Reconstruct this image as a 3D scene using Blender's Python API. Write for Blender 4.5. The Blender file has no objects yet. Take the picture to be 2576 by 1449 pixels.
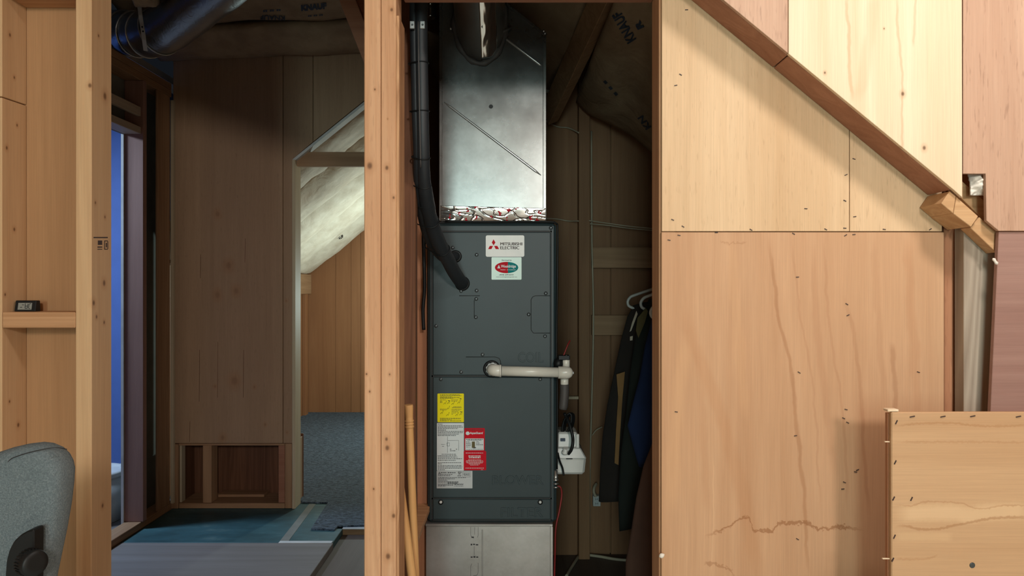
import bpy, bmesh, math, random
from mathutils import Vector, Matrix, noise

# ------------------------------------------------------------------ camera, world, lights, exposure
SC = bpy.context.scene
COL = SC.collection
F = 1850.0          # focal length in pixels of the 2576 px wide frame
H = 1.30            # camera height
R = math.radians

cd = bpy.data.cameras.new('camera')
cam = bpy.data.objects.new('camera', cd)
COL.objects.link(cam)
cd.sensor_width = 36.0
cd.lens = 36.0 * F / 2576.0
cd.clip_start = 0.02
cam.location = (0, 0, H)
cam.rotation_euler = (R(90), 0, 0)
SC.camera = cam

w = bpy.data.worlds.new('world')
SC.world = w
w.use_nodes = True
w.node_tree.nodes['Background'].inputs[0].default_value = (0.6, 0.75, 1.0, 1)
w.node_tree.nodes['Background'].inputs[1].default_value = 0.01

def area(name, loc, target, size, power, color, shape='DISK'):
    l = bpy.data.lights.new(name, 'AREA')
    l.shape = shape
    if shape == 'RECTANGLE':
        l.size, l.size_y = size
    else:
        l.size = size
    l.energy = power
    l.color = color
    o = bpy.data.objects.new(name, l)
    COL.objects.link(o)
    o.location = loc
    d = Vector(target) - Vector(loc)
    o.rotation_euler = d.to_track_quat('-Z', 'Y').to_euler()
    return o

area('ceiling_lamp', (0.95, 0.78, 2.50), (0.95, 0.78, 0), 0.28, 20.5, (1.0, 0.93, 0.87))
area('rear_ceiling_lamp', (0.95, -3.0, 2.30), (-0.9, 4.3, 1.2), 0.45, 86, (1.0, 0.93, 0.86))
area('rear_window', (-0.40, -3.98, 1.62), (-0.40, 4.0, 1.62), (0.66, 1.55), 88, (0.74, 1.0, 0.97), 'RECTANGLE')
area('blue_room_lamp', (-3.0, 3.7, 2.40), (-2.9, 4.0, 0), 0.4, 60, (0.55, 0.74, 1.0))
bl = bpy.data.lights.new('far_room_lamp', 'POINT')
bl.energy = 62; bl.color = (0.78, 1.0, 0.97); bl.shadow_soft_size = 0.08
bo = bpy.data.objects.new('far_room_lamp', bl); COL.objects.link(bo); bo.location = (-0.72, 6.35, 1.2)

SC.view_settings.view_transform = 'Standard'
SC.view_settings.look = 'None'
SC.view_settings.gamma = 1.0
SC.view_settings.use_curve_mapping = False
SC.view_settings.exposure = -0.12

# ------------------------------------------------------------------ helpers
def P(px, py, Y):
    """world point seen at pixel (px, py) when it stands at depth Y"""
    return Vector(((px - 1288.0) / F * Y, Y, H + (724.5 - py) / F * Y))
def PX(px, Y): return (px - 1288.0) / F * Y
def PZ(py, Y): return H + (724.5 - py) / F * Y
def FL(px, py, z=0.0):
    Y = (H - z) * F / (py - 724.5)
    return Vector((PX(px, Y), Y, z))

def C(r, g, b):
    f = lambda c: (c / 255 / 12.92) if c / 255 <= 0.04045 else ((c / 255 + 0.055) / 1.055) ** 2.4
    return (f(r), f(g), f(b), 1.0)

class MB:
    def __init__(s): s.v = []; s.f = []; s.sm = []
    def add(s, vs, fs, smooth=False):
        n = len(s.v)
        s.v += [Vector(v) for v in vs]
        for f in fs:
            s.f.append([i + n for i in f]); s.sm.append(smooth)
        return s
    def bm(s, bm, smooth=False):
        bm.verts.ensure_lookup_table(); bm.verts.index_update()
        s.add([v.co.copy() for v in bm.verts], [[v.index for v in f.verts] for f in bm.faces], smooth)
        bm.free(); return s
    def hexa(s, pts, bev=0.0):
        """8 points: bottom ring 4, top ring 4"""
        fs = [[3, 2, 1, 0], [4, 5, 6, 7], [0, 1, 5, 4], [1, 2, 6, 5], [2, 3, 7, 6], [3, 0, 4, 7]]
        b = bmesh.new()
        vs = [b.verts.new(p) for p in pts]
        for f in fs: b.faces.new([vs[i] for i in f])
        bmesh.ops.recalc_face_normals(b, faces=b.faces[:])
        if bev: bmesh.ops.bevel(b, geom=b.edges[:], offset=bev, segments=1, affect='EDGES')
        return s.bm(b)
    def box(s, x0, x1, y0, y1, z0, z1, bev=0.0):
        return s.hexa([(x0, y0, z0), (x1, y0, z0), (x1, y1, z0), (x0, y1, z0),
                       (x0, y0, z1), (x1, y0, z1), (x1, y1, z1), (x0, y1, z1)], bev)
    def prism(s, pts, d, bev=0.0):
        """planar polygon pts extruded by vector d"""
        b = bmesh.new()
        vs = [b.verts.new(p) for p in pts]
        f = b.faces.new(vs)
        r = bmesh.ops.extrude_face_region(b, geom=[f])
        bmesh.ops.translate(b, verts=[e for e in r['geom'] if isinstance(e, bmesh.types.BMVert)], vec=d)
        bmesh.ops.recalc_face_normals(b, faces=b.faces[:])
        if bev: bmesh.ops.bevel(b, geom=b.edges[:], offset=bev, segments=1, affect='EDGES')
        return s.bm(b)
    def beam(s, p0, p1, wd, dp, up=(0, 1, 0), bev=0.002):
        p0, p1 = Vector(p0), Vector(p1)
        t = (p1 - p0).normalized()
        u = Vector(up); u = (u - t * u.dot(t)).normalized()
        q = t.cross(u)
        a, c = q * wd / 2, u * dp / 2
        return s.hexa([p0 - a - c, p0 + a - c, p0 + a + c, p0 - a + c, p1 - a - c, p1 + a - c, p1 + a + c, p1 - a + c], bev)
    def tube(s, pts, r, n=10, cap=True, closed=False):
        pts = [Vector(p) for p in pts]
        m = len(pts)
        rr = r if isinstance(r, (list, tuple)) else [r] * m
        t0 = (pts[1] - pts[0]).normalized()
        u = t0.orthogonal().normalized()
        rings = []
        for i in range(m):
            if closed: t = (pts[(i + 1) % m] - pts[i - 1]).normalized()
            elif i == 0: t = t0
            elif i == m - 1: t = (pts[-1] - pts[-2]).normalized()
            else: t = ((pts[i + 1] - pts[i]).normalized() + (pts[i] - pts[i - 1]).normalized()).normalized()
            u = (u - t * u.dot(t)).normalized()
            q = t.cross(u)
            rings.append([pts[i] + (u * math.cos(2 * math.pi * k / n) + q * math.sin(2 * math.pi * k / n)) * rr[i] for k in range(n)])
        vs = [p for g in rings for p in g]
        fs = []
        for i in range(m if closed else m - 1):
            j = (i + 1) % m
            for k in range(n):
                fs.append([i * n + k, i * n + (k + 1) % n, j * n + (k + 1) % n, j * n + k])
        s.add(vs, fs, True)
        if cap and not closed:
            s.add(rings[0], [list(range(n))[::-1]]); s.add(rings[-1], [list(range(n))])
        return s
    def lathe(s, p0, axis, prof, n=20, cap=True):
        """prof: list of (distance along the axis, radius)"""
        t = Vector(axis).normalized(); p0 = Vector(p0)
        u = t.orthogonal().normalized(); q = t.cross(u)
        vs = []
        for d, r in prof:
            for k in range(n):
                a = 2 * math.pi * k / n
                vs.append(p0 + t * d + (u * math.cos(a) + q * math.sin(a)) * r)
        m = len(prof)
        s.add(vs, [[i * n + k, i * n + (k + 1) % n, (i + 1) * n + (k + 1) % n, (i + 1) * n + k] for i in range(m - 1) for k in range(n)], True)
        if cap:
            s.add(vs[:n], [list(range(n))[::-1]]); s.add(vs[-n:], [list(range(n))])
        return s
    def solid_grid(s, fn, nu, nv, back):
        """closed solid: front surface fn(u,v), back surface back(u,v)"""
        fr = [fn(i / nu, j / nv) for j in range(nv + 1) for i in range(nu + 1)]
        bk = [back(i / nu, j / nv) for j in range(nv + 1) for i in range(nu + 1)]
        N = len(fr); W = nu + 1
        fs = []
        for j in range(nv):
            for i in range(nu):
                a = j * W + i
                fs.append([a, a + 1, a + W + 1, a + W]); fs.append([N + a, N + a + W, N + a + W + 1, N + a + 1])
        edge = [i for i in range(W)] + [j * W + nu for j in range(1, nv + 1)] + [nv * W + i for i in range(nu - 1, -1, -1)] + [j * W for j in range(nv - 1, 0, -1)]
        for k in range(len(edge)):
            a, b = edge[k], edge[(k + 1) % len(edge)]
            fs.append([a, N + a, N + b, b])
        return s.add(fr + bk, fs, True)

ORG = {}
def orig(p): return ORG[p.name] if p else Vector((0, 0, 0))

def obj(name, mb, mat, parent=None, kind=None, label=None, cat=None, group=None):
    me = bpy.data.meshes.new(name)
    vs = mb.v
    if parent: o0 = orig(parent)
    else:
        xs = [v.x for v in vs]; ys = [v.y for v in vs]; zs = [v.z for v in vs]
        o0 = Vector(((min(xs) + max(xs)) / 2, (min(ys) + max(ys)) / 2, min(zs)))
    me.from_pydata([tuple(v - o0) for v in vs], [], mb.f)
    for p, sm in zip(me.polygons, mb.sm): p.use_smooth = sm
    bm = bmesh.new(); bm.from_mesh(me)
    bmesh.ops.remove_doubles(bm, verts=bm.verts[:], dist=1e-6)
    bmesh.ops.recalc_face_normals(bm, faces=bm.faces[:])
    bm.to_mesh(me); bm.free()
    me.materials.append(mat)
    o = bpy.data.objects.new(name, me)
    COL.objects.link(o)
    if parent: o.parent = parent
    else: o.location = o0
    ORG[o.name] = o0
    tag(o, label, cat, group, kind)
    return o

def tag(o, label=None, cat=None, group=None, kind=None):
    if label: o['label'] = label
    if cat: o['category'] = cat
    if group: o['group'] = group
    if kind: o['kind'] = kind
    return o

def thing(name, loc, label=None, cat=None, group=None, kind=None):
    o = bpy.data.objects.new(name, None)
    COL.objects.link(o)
    o.empty_display_size = 0.05
    o.location = loc
    ORG[o.name] = Vector(loc)
    return tag(o, label, cat, group, kind)

def textmesh(s, bold=0.0, shear=0.0, extrude=0.0, bevel=0.0):
    cu = bpy.data.curves.new('t', 'FONT')
    cu.body = s; cu.offset = bold; cu.shear = shear; cu.extrude = extrude; cu.bevel_depth = bevel
    cu.resolution_u = 3
    ob = bpy.data.objects.new('t', cu)
    COL.objects.link(ob)
    me = bpy.data.meshes.new_from_object(ob)
    vs = [v.co.copy() for v in me.vertices]; fs = [list(p.vertices) for p in me.polygons]
    bpy.data.objects.remove(ob); bpy.data.curves.remove(cu); bpy.data.meshes.remove(me)
    return vs, fs

def fit_text(s, fn, bold=0.0, shear=0.0, extrude=0.0, bevel=0.0, rot=0):
    """text with its bounding box mapped by fn(u, v, depth)"""
    vs, fs = textmesh(s, bold, shear, extrude, bevel)
    if rot == 180: vs = [Vector((-v.x, -v.y, v.z)) for v in vs]
    x0, x1 = min(v.x for v in vs), max(v.x for v in vs)
    y0, y1 = min(v.y for v in vs), max(v.y for v in vs)
    return MB().add([fn((v.x - x0) / (x1 - x0), (v.y - y0) / (y1 - y0), v.z) for v in vs], fs)

def put_text(name, s, px0, px1, py0, py1, Y, mat, parent, bold=0.0, shear=0.0, depth=0.0, bevel=0.0):
    a, b = P(px0, py1, Y), P(px1, py0, Y)
    mb = fit_text(s, lambda u, v, d: Vector((a.x + (b.x - a.x) * u, Y - d, a.z + (b.z - a.z) * v)), bold, shear, depth, bevel)
    return obj(name, mb, mat, parent)

# ------------------------------------------------------------------ materials
def newmat(name):
    m = bpy.data.materials.new(name)
    m.use_nodes = True
    nt = m.node_tree
    return m, nt, nt.nodes['Principled BSDF']

def N(nt, kind, **kw):
    n = nt.nodes.new(kind)
    for k, v in kw.items():
        if k.startswith('i_'):
            key = k[2:]
            key = int(key) if key.isdigit() else key.replace('_', ' ')
            n.inputs[key].default_value = v
        else: setattr(n, k, v)
    return n

def math_(nt, op, a, b=None, c=None, clamp=False):
    n = nt.nodes.new('ShaderNodeMath'); n.operation = op; n.use_clamp = clamp
    for i, x in enumerate((a, b, c)):
        if x is None: continue
        if isinstance(x, (int, float)): n.inputs[i].default_value = x
        else: nt.links.new(x, n.inputs[i])
    return n.outputs[0]

def mixc(nt, fac, a, b, mode='MIX'):
    n = nt.nodes.new('ShaderNodeMix'); n.data_type = 'RGBA'; n.blend_type = mode
    for i, x in ((0, fac), (6, a), (7, b)):
        if isinstance(x, (int, float, tuple)): n.inputs[i].default_value = x
        else: nt.links.new(x, n.inputs[i])
    return n.outputs[2]

def coords(nt, scale=(1, 1, 1), jitter=True):
    tc = N(nt, 'ShaderNodeTexCoord')
    v = tc.outputs['Object']
    if jitter:
        oi = N(nt, 'ShaderNodeObjectInfo')
        m = N(nt, 'ShaderNodeVectorMath', operation='SCALE'); m.inputs[0].default_value = (13.7, 7.1, 23.3)
        nt.links.new(oi.outputs['Random'], m.inputs['Scale'])
        a = N(nt, 'ShaderNodeVectorMath', operation='ADD')
        nt.links.new(v, a.inputs[0]); nt.links.new(m.outputs[0], a.inputs[1])
        v = a.outputs[0]
    mp = N(nt, 'ShaderNodeMapping'); mp.inputs['Scale'].default_value = scale
    nt.links.new(v, mp.inputs[0])
    return mp.outputs[0], v

def noise_(nt, vec, scale, detail=3, rough=0.5, dist=0.0):
    n = N(nt, 'ShaderNodeTexNoise')
    n.inputs['Scale'].default_value = scale; n.inputs['Detail'].default_value = detail
    n.inputs['Roughness'].default_value = rough; n.inputs['Distortion'].default_value = dist
    nt.links.new(vec, n.inputs['Vector'])
    return n.outputs[0]

def ramp(nt, fac, stops):
    r = N(nt, 'ShaderNodeValToRGB')
    e = r.color_ramp.elements
    while len(e) < len(stops): e.new(0.5)
    for k, (p, c) in enumerate(stops):
        e[k].position = p; e[k].color = c
    nt.links.new(fac, r.inputs[0])
    return r.outputs[0]

def bump(nt, b, h, strength, dist=0.002):
    n = N(nt, 'ShaderNodeBump'); n.inputs['Strength'].default_value = strength; n.inputs['Distance'].default_value = dist
    nt.links.new(h, n.inputs['Height']); nt.links.new(n.outputs[0], b.inputs['Normal'])

def wood(name, light, dark, axis='Z', broad=5.0, fine=90.0, cath=0.35, knots=0.0, rough=0.62, knot_scale=4.0, marks=None, tone=0.0, spec=0.3, fw=0.22, fleck=0.0):
    m, nt, b = newmat(name)
    k = {'X': (0.05, 1, 1), 'Y': (1, 0.05, 1), 'Z': (1, 1, 0.05)}[axis]
    vec, raw = coords(nt, k)
    n1 = noise_(nt, vec, broad, 2, 0.5, 0.6)
    n2 = noise_(nt, vec, fine, 5, 0.7)
    cont = math_(nt, 'PINGPONG', math_(nt, 'MULTIPLY', n1, 9.0), 0.5)
    cont = math_(nt, 'MULTIPLY', cont, 2.0)
    f = math_(nt, 'ADD', math_(nt, 'MULTIPLY', math_(nt, 'SUBTRACT', n1, 0.5), 1.5), 0.5)
    f = math_(nt, 'ADD', math_(nt, 'MULTIPLY', f, 1 - cath), math_(nt, 'MULTIPLY', cont, cath))
    f2 = math_(nt, 'ADD', math_(nt, 'MULTIPLY', f, 1 - fw), math_(nt, 'MULTIPLY', math_(nt, 'ADD', math_(nt, 'MULTIPLY', math_(nt, 'SUBTRACT', n2, 0.5), 2.0), 0.5), fw), clamp=True)
    col = ramp(nt, f2, [(0.1, dark), (0.8, light)])
    kf = {'X': (0.015, 1, 1), 'Y': (1, 0.015, 1), 'Z': (1, 1, 0.015)}[axis]
    mpf = N(nt, 'ShaderNodeMapping'); mpf.inputs['Scale'].default_value = kf; nt.links.new(raw, mpf.inputs[0])
    n3 = noise_(nt, mpf.outputs[0], 330, 3, 0.7)
    fmul = math_(nt, 'ADD', math_(nt, 'MULTIPLY', n3, 0.32), 0.84)
    cmb = N(nt, 'ShaderNodeCombineColor')
    for q in range(3): nt.links.new(fmul, cmb.inputs[q])
    col = mixc(nt, 1.0, col, cmb.outputs[0], 'MULTIPLY')
    big = noise_(nt, raw, 2.2, 2)
    col = mixc(nt, math_(nt, 'MULTIPLY', math_(nt, 'SUBTRACT', big, 0.42, clamp=True), 1.4 * (0.35 + tone)), col, dark)
    if knots:
        ks = {'X': (0.35, 1, 1), 'Y': (1, 0.35, 1), 'Z': (1, 1, 0.35)}[axis]
        mp = N(nt, 'ShaderNodeMapping'); mp.inputs['Scale'].default_value = tuple(x * knot_scale for x in ks); nt.links.new(raw, mp.inputs[0])
        vo = N(nt, 'ShaderNodeTexVoronoi'); vo.inputs['Scale'].default_value = 1.0; nt.links.new(mp.outputs[0], vo.inputs['Vector'])
        sel = N(nt, 'ShaderNodeSeparateColor'); nt.links.new(vo.outputs['Color'], sel.inputs[0])
        on = math_(nt, 'GREATER_THAN', sel.outputs[0], 1 - knots)
        kf = N(nt, 'ShaderNodeMapRange', interpolation_type='SMOOTHSTEP')
        kf.inputs[1].default_value = 0.075; kf.inputs[2].default_value = 0.03
        nt.links.new(vo.outputs['Distance'], kf.inputs[0])
        col = mixc(nt, math_(nt, 'MULTIPLY', math_(nt, 'MULTIPLY', kf.outputs[0], on), 0.75), col, (dark[0] * 0.3, dark[1] * 0.25, dark[2] * 0.22, 1))
    if fleck:
        fk = {'X': (0.12, 1, 1), 'Y': (1, 0.12, 1), 'Z': (1, 1, 0.12)}[axis]
        mp2 = N(nt, 'ShaderNodeMapping'); mp2.inputs['Scale'].default_value = fk; nt.links.new(raw, mp2.inputs[0])
        fl_ = N(nt, 'ShaderNodeMapRange'); fl_.inputs[1].default_value = 0.60; fl_.inputs[2].default_value = 0.72
        nt.links.new(noise_(nt, mp2.outputs[0], 210, 2, 0.5), fl_.inputs[0])
        col = mixc(nt, math_(nt, 'MULTIPLY', fl_.outputs[0], fleck), col, (dark[0] * 0.55, dark[1] * 0.5, dark[2] * 0.5, 1))
    if marks: col = marks(nt, col)
    nt.links.new(col, b.inputs['Base Color'])
    b.inputs['Roughness'].default_value = rough
    b.inputs['Specular IOR Level'].default_value = spec
    bump(nt, b, n2, 0.25, 0.001)
    return m

def plain(name, col, rough=0.5, metal=0.0, spec=0.5, var=0.08, bumps=0.0, bscale=60):
    m, nt, b = newmat(name)
    vec, raw = coords(nt)
    n = noise_(nt, raw, 9.0, 4)
    dk = tuple(c * (1 - var * 2.5) for c in col[:3]) + (1,)
    nt.links.new(ramp(nt, n, [(0.3, dk), (0.6, col)]), b.inputs['Base Color'])
    b.inputs['Roughness'].default_value = rough
    b.inputs['Metallic'].default_value = metal
    b.inputs['Specular IOR Level'].default_value = spec
    if bumps: bump(nt, b, noise_(nt, raw, bscale, 4), bumps, 0.003)
    return m

def curve_x(nt, src, pts):
    """float curve through pts [(src value, out)], src and out in world metres"""
    s0, s1 = min(p[0] for p in pts), max(p[0] for p in pts)
    o0, o1 = min(p[1] for p in pts), max(p[1] for p in pts)
    if o1 - o0 < 1e-6: o1 = o0 + 1e-3
    t = math_(nt, 'DIVIDE', math_(nt, 'SUBTRACT', src, s0), s1 - s0)
    fc = N(nt, 'ShaderNodeFloatCurve')
    c = fc.mapping.curves[0]
    nn = sorted(((p[0] - s0) / (s1 - s0), (p[1] - o0) / (o1 - o0)) for p in pts)
    while len(c.points) < len(nn): c.points.new(0.5, 0.5)
    for q, (a, bb) in zip(c.points, nn): q.location = (a, bb)
    fc.mapping.update()
    nt.links.new(t, fc.inputs[1])
    out = math_(nt, 'ADD', math_(nt, 'MULTIPLY', fc.outputs[0], o1 - o0), o0)
    inside = math_(nt, 'MULTIPLY', math_(nt, 'MULTIPLY', t, 9.0, clamp=True), math_(nt, 'MULTIPLY', math_(nt, 'SUBTRACT', 1.0, t), 9.0, clamp=True))
    return out, inside

def line_mask(nt, d, wdt):
    mr = N(nt, 'ShaderNodeMapRange', interpolation_type='SMOOTHSTEP')
    mr.inputs[1].default_value = wdt; mr.inputs[2].default_value = wdt * 0.25
    nt.links.new(math_(nt, 'ABSOLUTE', d), mr.inputs[0])
    return mr.outputs[0]

def panel_marks(Y, veins, stains, knots=(), jagk=1.0):
    """figure of the veneer and the water stains, in wall coordinates"""
    def go(nt, col):
        g = N(nt, 'ShaderNodeNewGeometry')
        sp = N(nt, 'ShaderNodeSeparateXYZ'); nt.links.new(g.outputs['Position'], sp.inputs[0])
        x, z = sp.outputs[0], sp.outputs[2]
        wob = math_(nt, 'MULTIPLY', math_(nt, 'SUBTRACT', noise_(nt, g.outputs['Position'], 14, 3), 0.5), 0.02)
        for pts, wd, st, c in veins:
            cx, ins = curve_x(nt, z, [(PZ(py, Y), PX(px, Y)) for px, py in pts])
            d = math_(nt, 'ADD', math_(nt, 'SUBTRACT', x, cx), wob)
            f = math_(nt, 'MULTIPLY', math_(nt, 'MULTIPLY', line_mask(nt, d, wd * Y / F), ins), st)
            col = mixc(nt, f, col, c)
        jag = math_(nt, 'MULTIPLY', math_(nt, 'SUBTRACT', noise_(nt, g.outputs['Position'], 110, 2, 0.6), 0.5), 0.024 * jagk)
        for pts, wd, st, c in stains:
            cz, ins = curve_x(nt, x, [(PX(px, Y), PZ(py, Y)) for px, py in pts])
            d = math_(nt, 'ADD', math_(nt, 'SUBTRACT', z, cz), jag)
            f = math_(nt, 'MULTIPLY', math_(nt, 'MULTIPLY', line_mask(nt, d, wd * Y / F), ins), st)
            col = mixc(nt, f, col, c)
        if knots: col = knot_marks(knots)(nt, col)
        return col
    return go

def knot_marks(spots, dark=C(92, 58, 34), soft=0):
    """single knots at given places (world point, radius)"""
    def go(nt, col):
        g = N(nt, 'ShaderNodeNewGeometry')
        for p, r in spots:
            sb = N(nt, 'ShaderNodeVectorMath', operation='SUBTRACT'); nt.links.new(g.outputs['Position'], sb.inputs[0]); sb.inputs[1].default_value = tuple(p)
            ml = N(nt, 'ShaderNodeVectorMath', operation='MULTIPLY'); nt.links.new(sb.outputs[0], ml.inputs[0]); ml.inputs[1].default_value = (1, 1, 0.75)
            ln = N(nt, 'ShaderNodeVectorMath', operation='LENGTH'); nt.links.new(ml.outputs[0], ln.inputs[0])
            core = line_mask(nt, ln.outputs['Value'], r)
            halo = line_mask(nt, ln.outputs['Value'], r * 2.4)
            if soft: core = math_(nt, 'MULTIPLY', core, soft)
            col = mixc(nt, math_(nt, 'MULTIPLY', halo, 0.28), col, C(160, 106, 60))
            col = mixc(nt, math_(nt, 'MULTIPLY', core, 0.8), col, dark)
        return col
    return go
def side(px, py, X): return P(px, py, X * F / (px - 1288.0))
KB = [(P(226, 215, 1.75), .006), (side(264, 242, -1.001), .010), (side(240, 510, -1.001), .004), (side(262, 712, -1.001), .008), (P(235, 762, 1.76), .007), (side(243, 797, -1.001), .005), (side(262, 811, -1.001), .005), (side(248, 90, -1.001), .004), (side(258, 1272, -1.001), .006), (side(264, 546, -1.001), .004),
      (side(25, 88, -1.214), .005), (side(36, 195, -1.214), .004), (side(43, 315, -1.214), .004), (side(17, 372, -1.214), .005), (side(36, 577, -1.214), .005), (side(13, 741, -1.214), .004), (side(24, 1010, -1.214), .004), (side(46, 1069, -1.214), .006)]
KC = [(P(930, 417, 1.75), .009), (P(922, 941, 1.75), .003), (P(943, 225, 1.75), .003), (P(985, 24, 1.75), .005), (P(973, 422, 1.75), .006), (P(975, 299, 1.75), .002), (P(990, 497, 1.75), .004), (P(980, 942, 1.75), .003), (P(974, 1127, 1.75), .007), (P(972, 1105, 1.75), .005), (P(990, 1298, 1.75), .006), (P(940, 1230, 1.75), .003), (P(976, 1400, 1.75), .008), (P(930, 985, 1.75), .003)]
KW = [(P(547, 538, 4.33), .016), (P(575, 668, 4.33), .022), (P(547, 742, 4.33), .020), (P(594, 732, 4.33), .020), (P(590, 958, 4.33), .026), (P(541, 972, 4.33), .008), (P(640, 974, 4.33), .008), (P(667, 1068, 4.33), .008), (P(720, 757, 4.33), .006), (P(722, 1088, 4.33), .006), (P(560, 1101, 4.33), .016)]
KP = [(P(2271, 236, 1.637), .005), (P(2325, 372, 1.637), .005), (P(2224, 72, 1.637), .002), (P(2075, 183, 1.637), .003)]
WS = C(140, 88, 48)
M = {}
M['panel_low'] = wood('plywood lower', C(204, 164, 128), C(178, 134, 98), broad=3.2, fine=55, cath=0.22, marks=panel_marks(1.738,
    [([(1932, 590), (1950, 720), (1965, 840), (1993, 925), (2002, 1050), (2015, 1180), (2025, 1300), (2035, 1460)], 7, 0.40, C(150, 98, 60)),
     ([(1722, 760), (1745, 860), (1790, 980), (1830, 1110), (1880, 1290), (1905, 1460)], 26, 0.22, C(176, 122, 80)),
     ([(1730, 830), (1712, 960), (1697, 1100), (1688, 1300)], 26, 0.16, C(225, 178, 130)),
     ([(2120, 740), (2145, 830), (2163, 950), (2170, 1100), (2185, 1300)], 7, 0.28, C(160, 110, 76)),
     ([(2244, 860), (2250, 960), (2246, 1060)], 9, 0.35, C(150, 100, 66)),
     ([(2045, 610), (2055, 800), (2075, 1000), (2100, 1200)], 14, 0.18, C(160, 108, 74)),
     ([(2280, 590), (2290, 760), (2300, 900), (2310, 1100)], 18, 0.2, C(168, 110, 70)),
     ([(1792, 1150), (1795, 1250), (1785, 1449)], 3, 0.2, C(225, 185, 145)),
     ([(1742, 850), (1760, 960), (1764, 1040), (1772, 1160), (1780, 1300)], 14, 0.16, C(168, 114, 74)),
     ([(1840, 590), (1850, 760), (1862, 900), (1880, 1060)], 20, 0.14, C(222, 176, 130)),
     ([(2075, 590), (2082, 760), (2100, 900), (2120, 1060), (2130, 1300)], 5, 0.22, C(160, 108, 74)),
     ([(2195, 590), (2205, 700), (2215, 860), (2225, 1030)], 12, 0.15, C(160, 108, 74)),
     ([(1990, 590), (2010, 760), (2035, 900), (2050, 1060), (2060, 1300)], 4, 0.2, C(160, 108, 74))],
    [([(1770, 1352), (1800, 1340), (1840, 1322), (1880, 1303), (1890, 1318), (1900, 1336), (1940, 1336), (1960, 1318), (2030, 1316), (2060, 1330), (2110, 1326), (2175, 1334)], 6, 0.62, WS),
     ([(1770, 1418), (1800, 1420), (1830, 1430), (1850, 1450)], 5, 0.4, WS),
     ([(1810, 605), (1840, 612), (1880, 608)], 4, 0.25, WS)]))
M['panel_up'] = wood('plywood upper', C(220, 190, 153), C(196, 160, 120), broad=4, fine=60, cath=0.12, fleck=0.22)
M['cream'] = wood('cream pine ply', C(232, 214, 186), C(216, 186, 150), broad=3, fine=45, cath=0.35, marks=panel_marks(1.637,
    [([(2132, -20), (2134, 100), (2138, 180), (2143, 260)], 6, 0.45, C(196, 150, 110)),
     ([(2200, -20), (2190, 80), (2175, 180), (2150, 260)], 22, 0.25, C(204, 160, 120)),
     ([(2255, -20), (2262, 120), (2271, 220), (2270, 300), (2262, 420)], 5, 0.35, C(180, 138, 96)),
     ([(2303, -20), (2302, 60), (2300, 120)], 4, 0.3, C(180, 138, 96))], [], knots=KP))
M['pink'] = wood('pinkish lauan ply', C(204, 170, 146), C(176, 138, 114), broad=7, fine=120, cath=0.15, fleck=0.38)
M['dark_lauan'] = wood('dark reddish ply', C(166, 132, 120), C(136, 100, 90), axis='X', broad=6, fine=70, cath=0.2)
M['grey_stud'] = wood('weathered grey lumber', C(182, 168, 150), C(138, 122, 106), broad=9, fine=80, cath=0.5, knots=0.6, knot_scale=7)
M['stud'] = wood('pine stud', C(204, 168, 128), C(186, 146, 106), broad=9, fine=80, cath=0.3, marks=knot_marks(KB))
M['stud_o'] = wood('fir stud', C(212, 168, 130), C(188, 138, 100), broad=11, fine=80, cath=0.45, fleck=0.2, marks=knot_marks(KC))
M['stud_x'] = wood('pine block', C(196, 152, 112), C(164, 116, 78), axis='X', broad=12, fine=80, cath=0.45, knots=0.4, knot_scale=8)
M['pale_block'] = wood('sawn block', C(206, 168, 126), C(180, 138, 96), axis='X', broad=12, fine=80, cath=0.45)
M['beam_red'] = wood('reddish fir', C(172, 124, 98), C(142, 94, 70), axis='X', broad=8, fine=70, cath=0.3)
M['stud_r'] = wood('reddish fir stud', C(186, 134, 100), C(156, 104, 74), broad=8, fine=70, cath=0.3, fleck=0.3)
M['rough'] = wood('rough sawn brown', C(122, 84, 60), C(84, 54, 36), broad=14, fine=60, cath=0.4, knots=0.5, knot_scale=8)
M['bay'] = wood('bay plywood', C(178, 134, 94), C(150, 108, 72), broad=4, fine=40, cath=0.15)
M['sheet'] = wood('loose plywood', C(200, 164, 126), C(178, 138, 100), axis='X', broad=3.0, fine=45, cath=0.2, fw=0.12, marks=panel_marks(1.5, [],
    [([(2248, 1082), (2300, 1066), (2380, 1064), (2480, 1072), (2600, 1068)], 4, 0.4, C(160, 112, 70)),
     ([(2250, 1112), (2400, 1112), (2600, 1114)], 4, 0.3, C(160, 112, 70)),
     ([(2252, 1298), (2300, 1292), (2400, 1290), (2440, 1296), (2466, 1290), (2600, 1284)], 30, 0.5, C(222, 190, 150)),
     ([(2250, 1330), (2262, 1323), (2330, 1332), (2400, 1322), (2460, 1310), (2520, 1302), (2600, 1302)], 5, 0.45, C(150, 102, 60)),
     ([(2250, 1270), (2290, 1272), (2330, 1262), (2420, 1266), (2470, 1280), (2520, 1272), (2600, 1272)], 3, 0.35, C(160, 112, 70)),
     ([(2250, 1350), (2300, 1350), (2400, 1352)], 16, 0.3, C(214, 180, 138)),
     ([(2250, 1405), (2300, 1407), (2345, 1402), (2362, 1386)], 4, 0.3, C(160, 112, 70))], jagk=0.3))
M['ply_edge'] = wood('ply edge', C(206, 160, 118), C(150, 104, 70), axis='Z', broad=40, fine=120, cath=0.5)
M['back_ply'] = wood('back room plywood', C(178, 148, 118), C(152, 122, 95), broad=4, fine=50, cath=0.15, fleck=0.25, marks=knot_marks(KW, soft=0.35))
M['frame_dk'] = wood('old framing', C(176, 140, 106), C(144, 108, 78), broad=9, fine=70, cath=0.4, knots=0.3, knot_scale=5)
M['frame_y'] = wood('old framing along y', C(176, 140, 106), C(144, 108, 78), axis='Y', broad=9, fine=70, cath=0.4)
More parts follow.
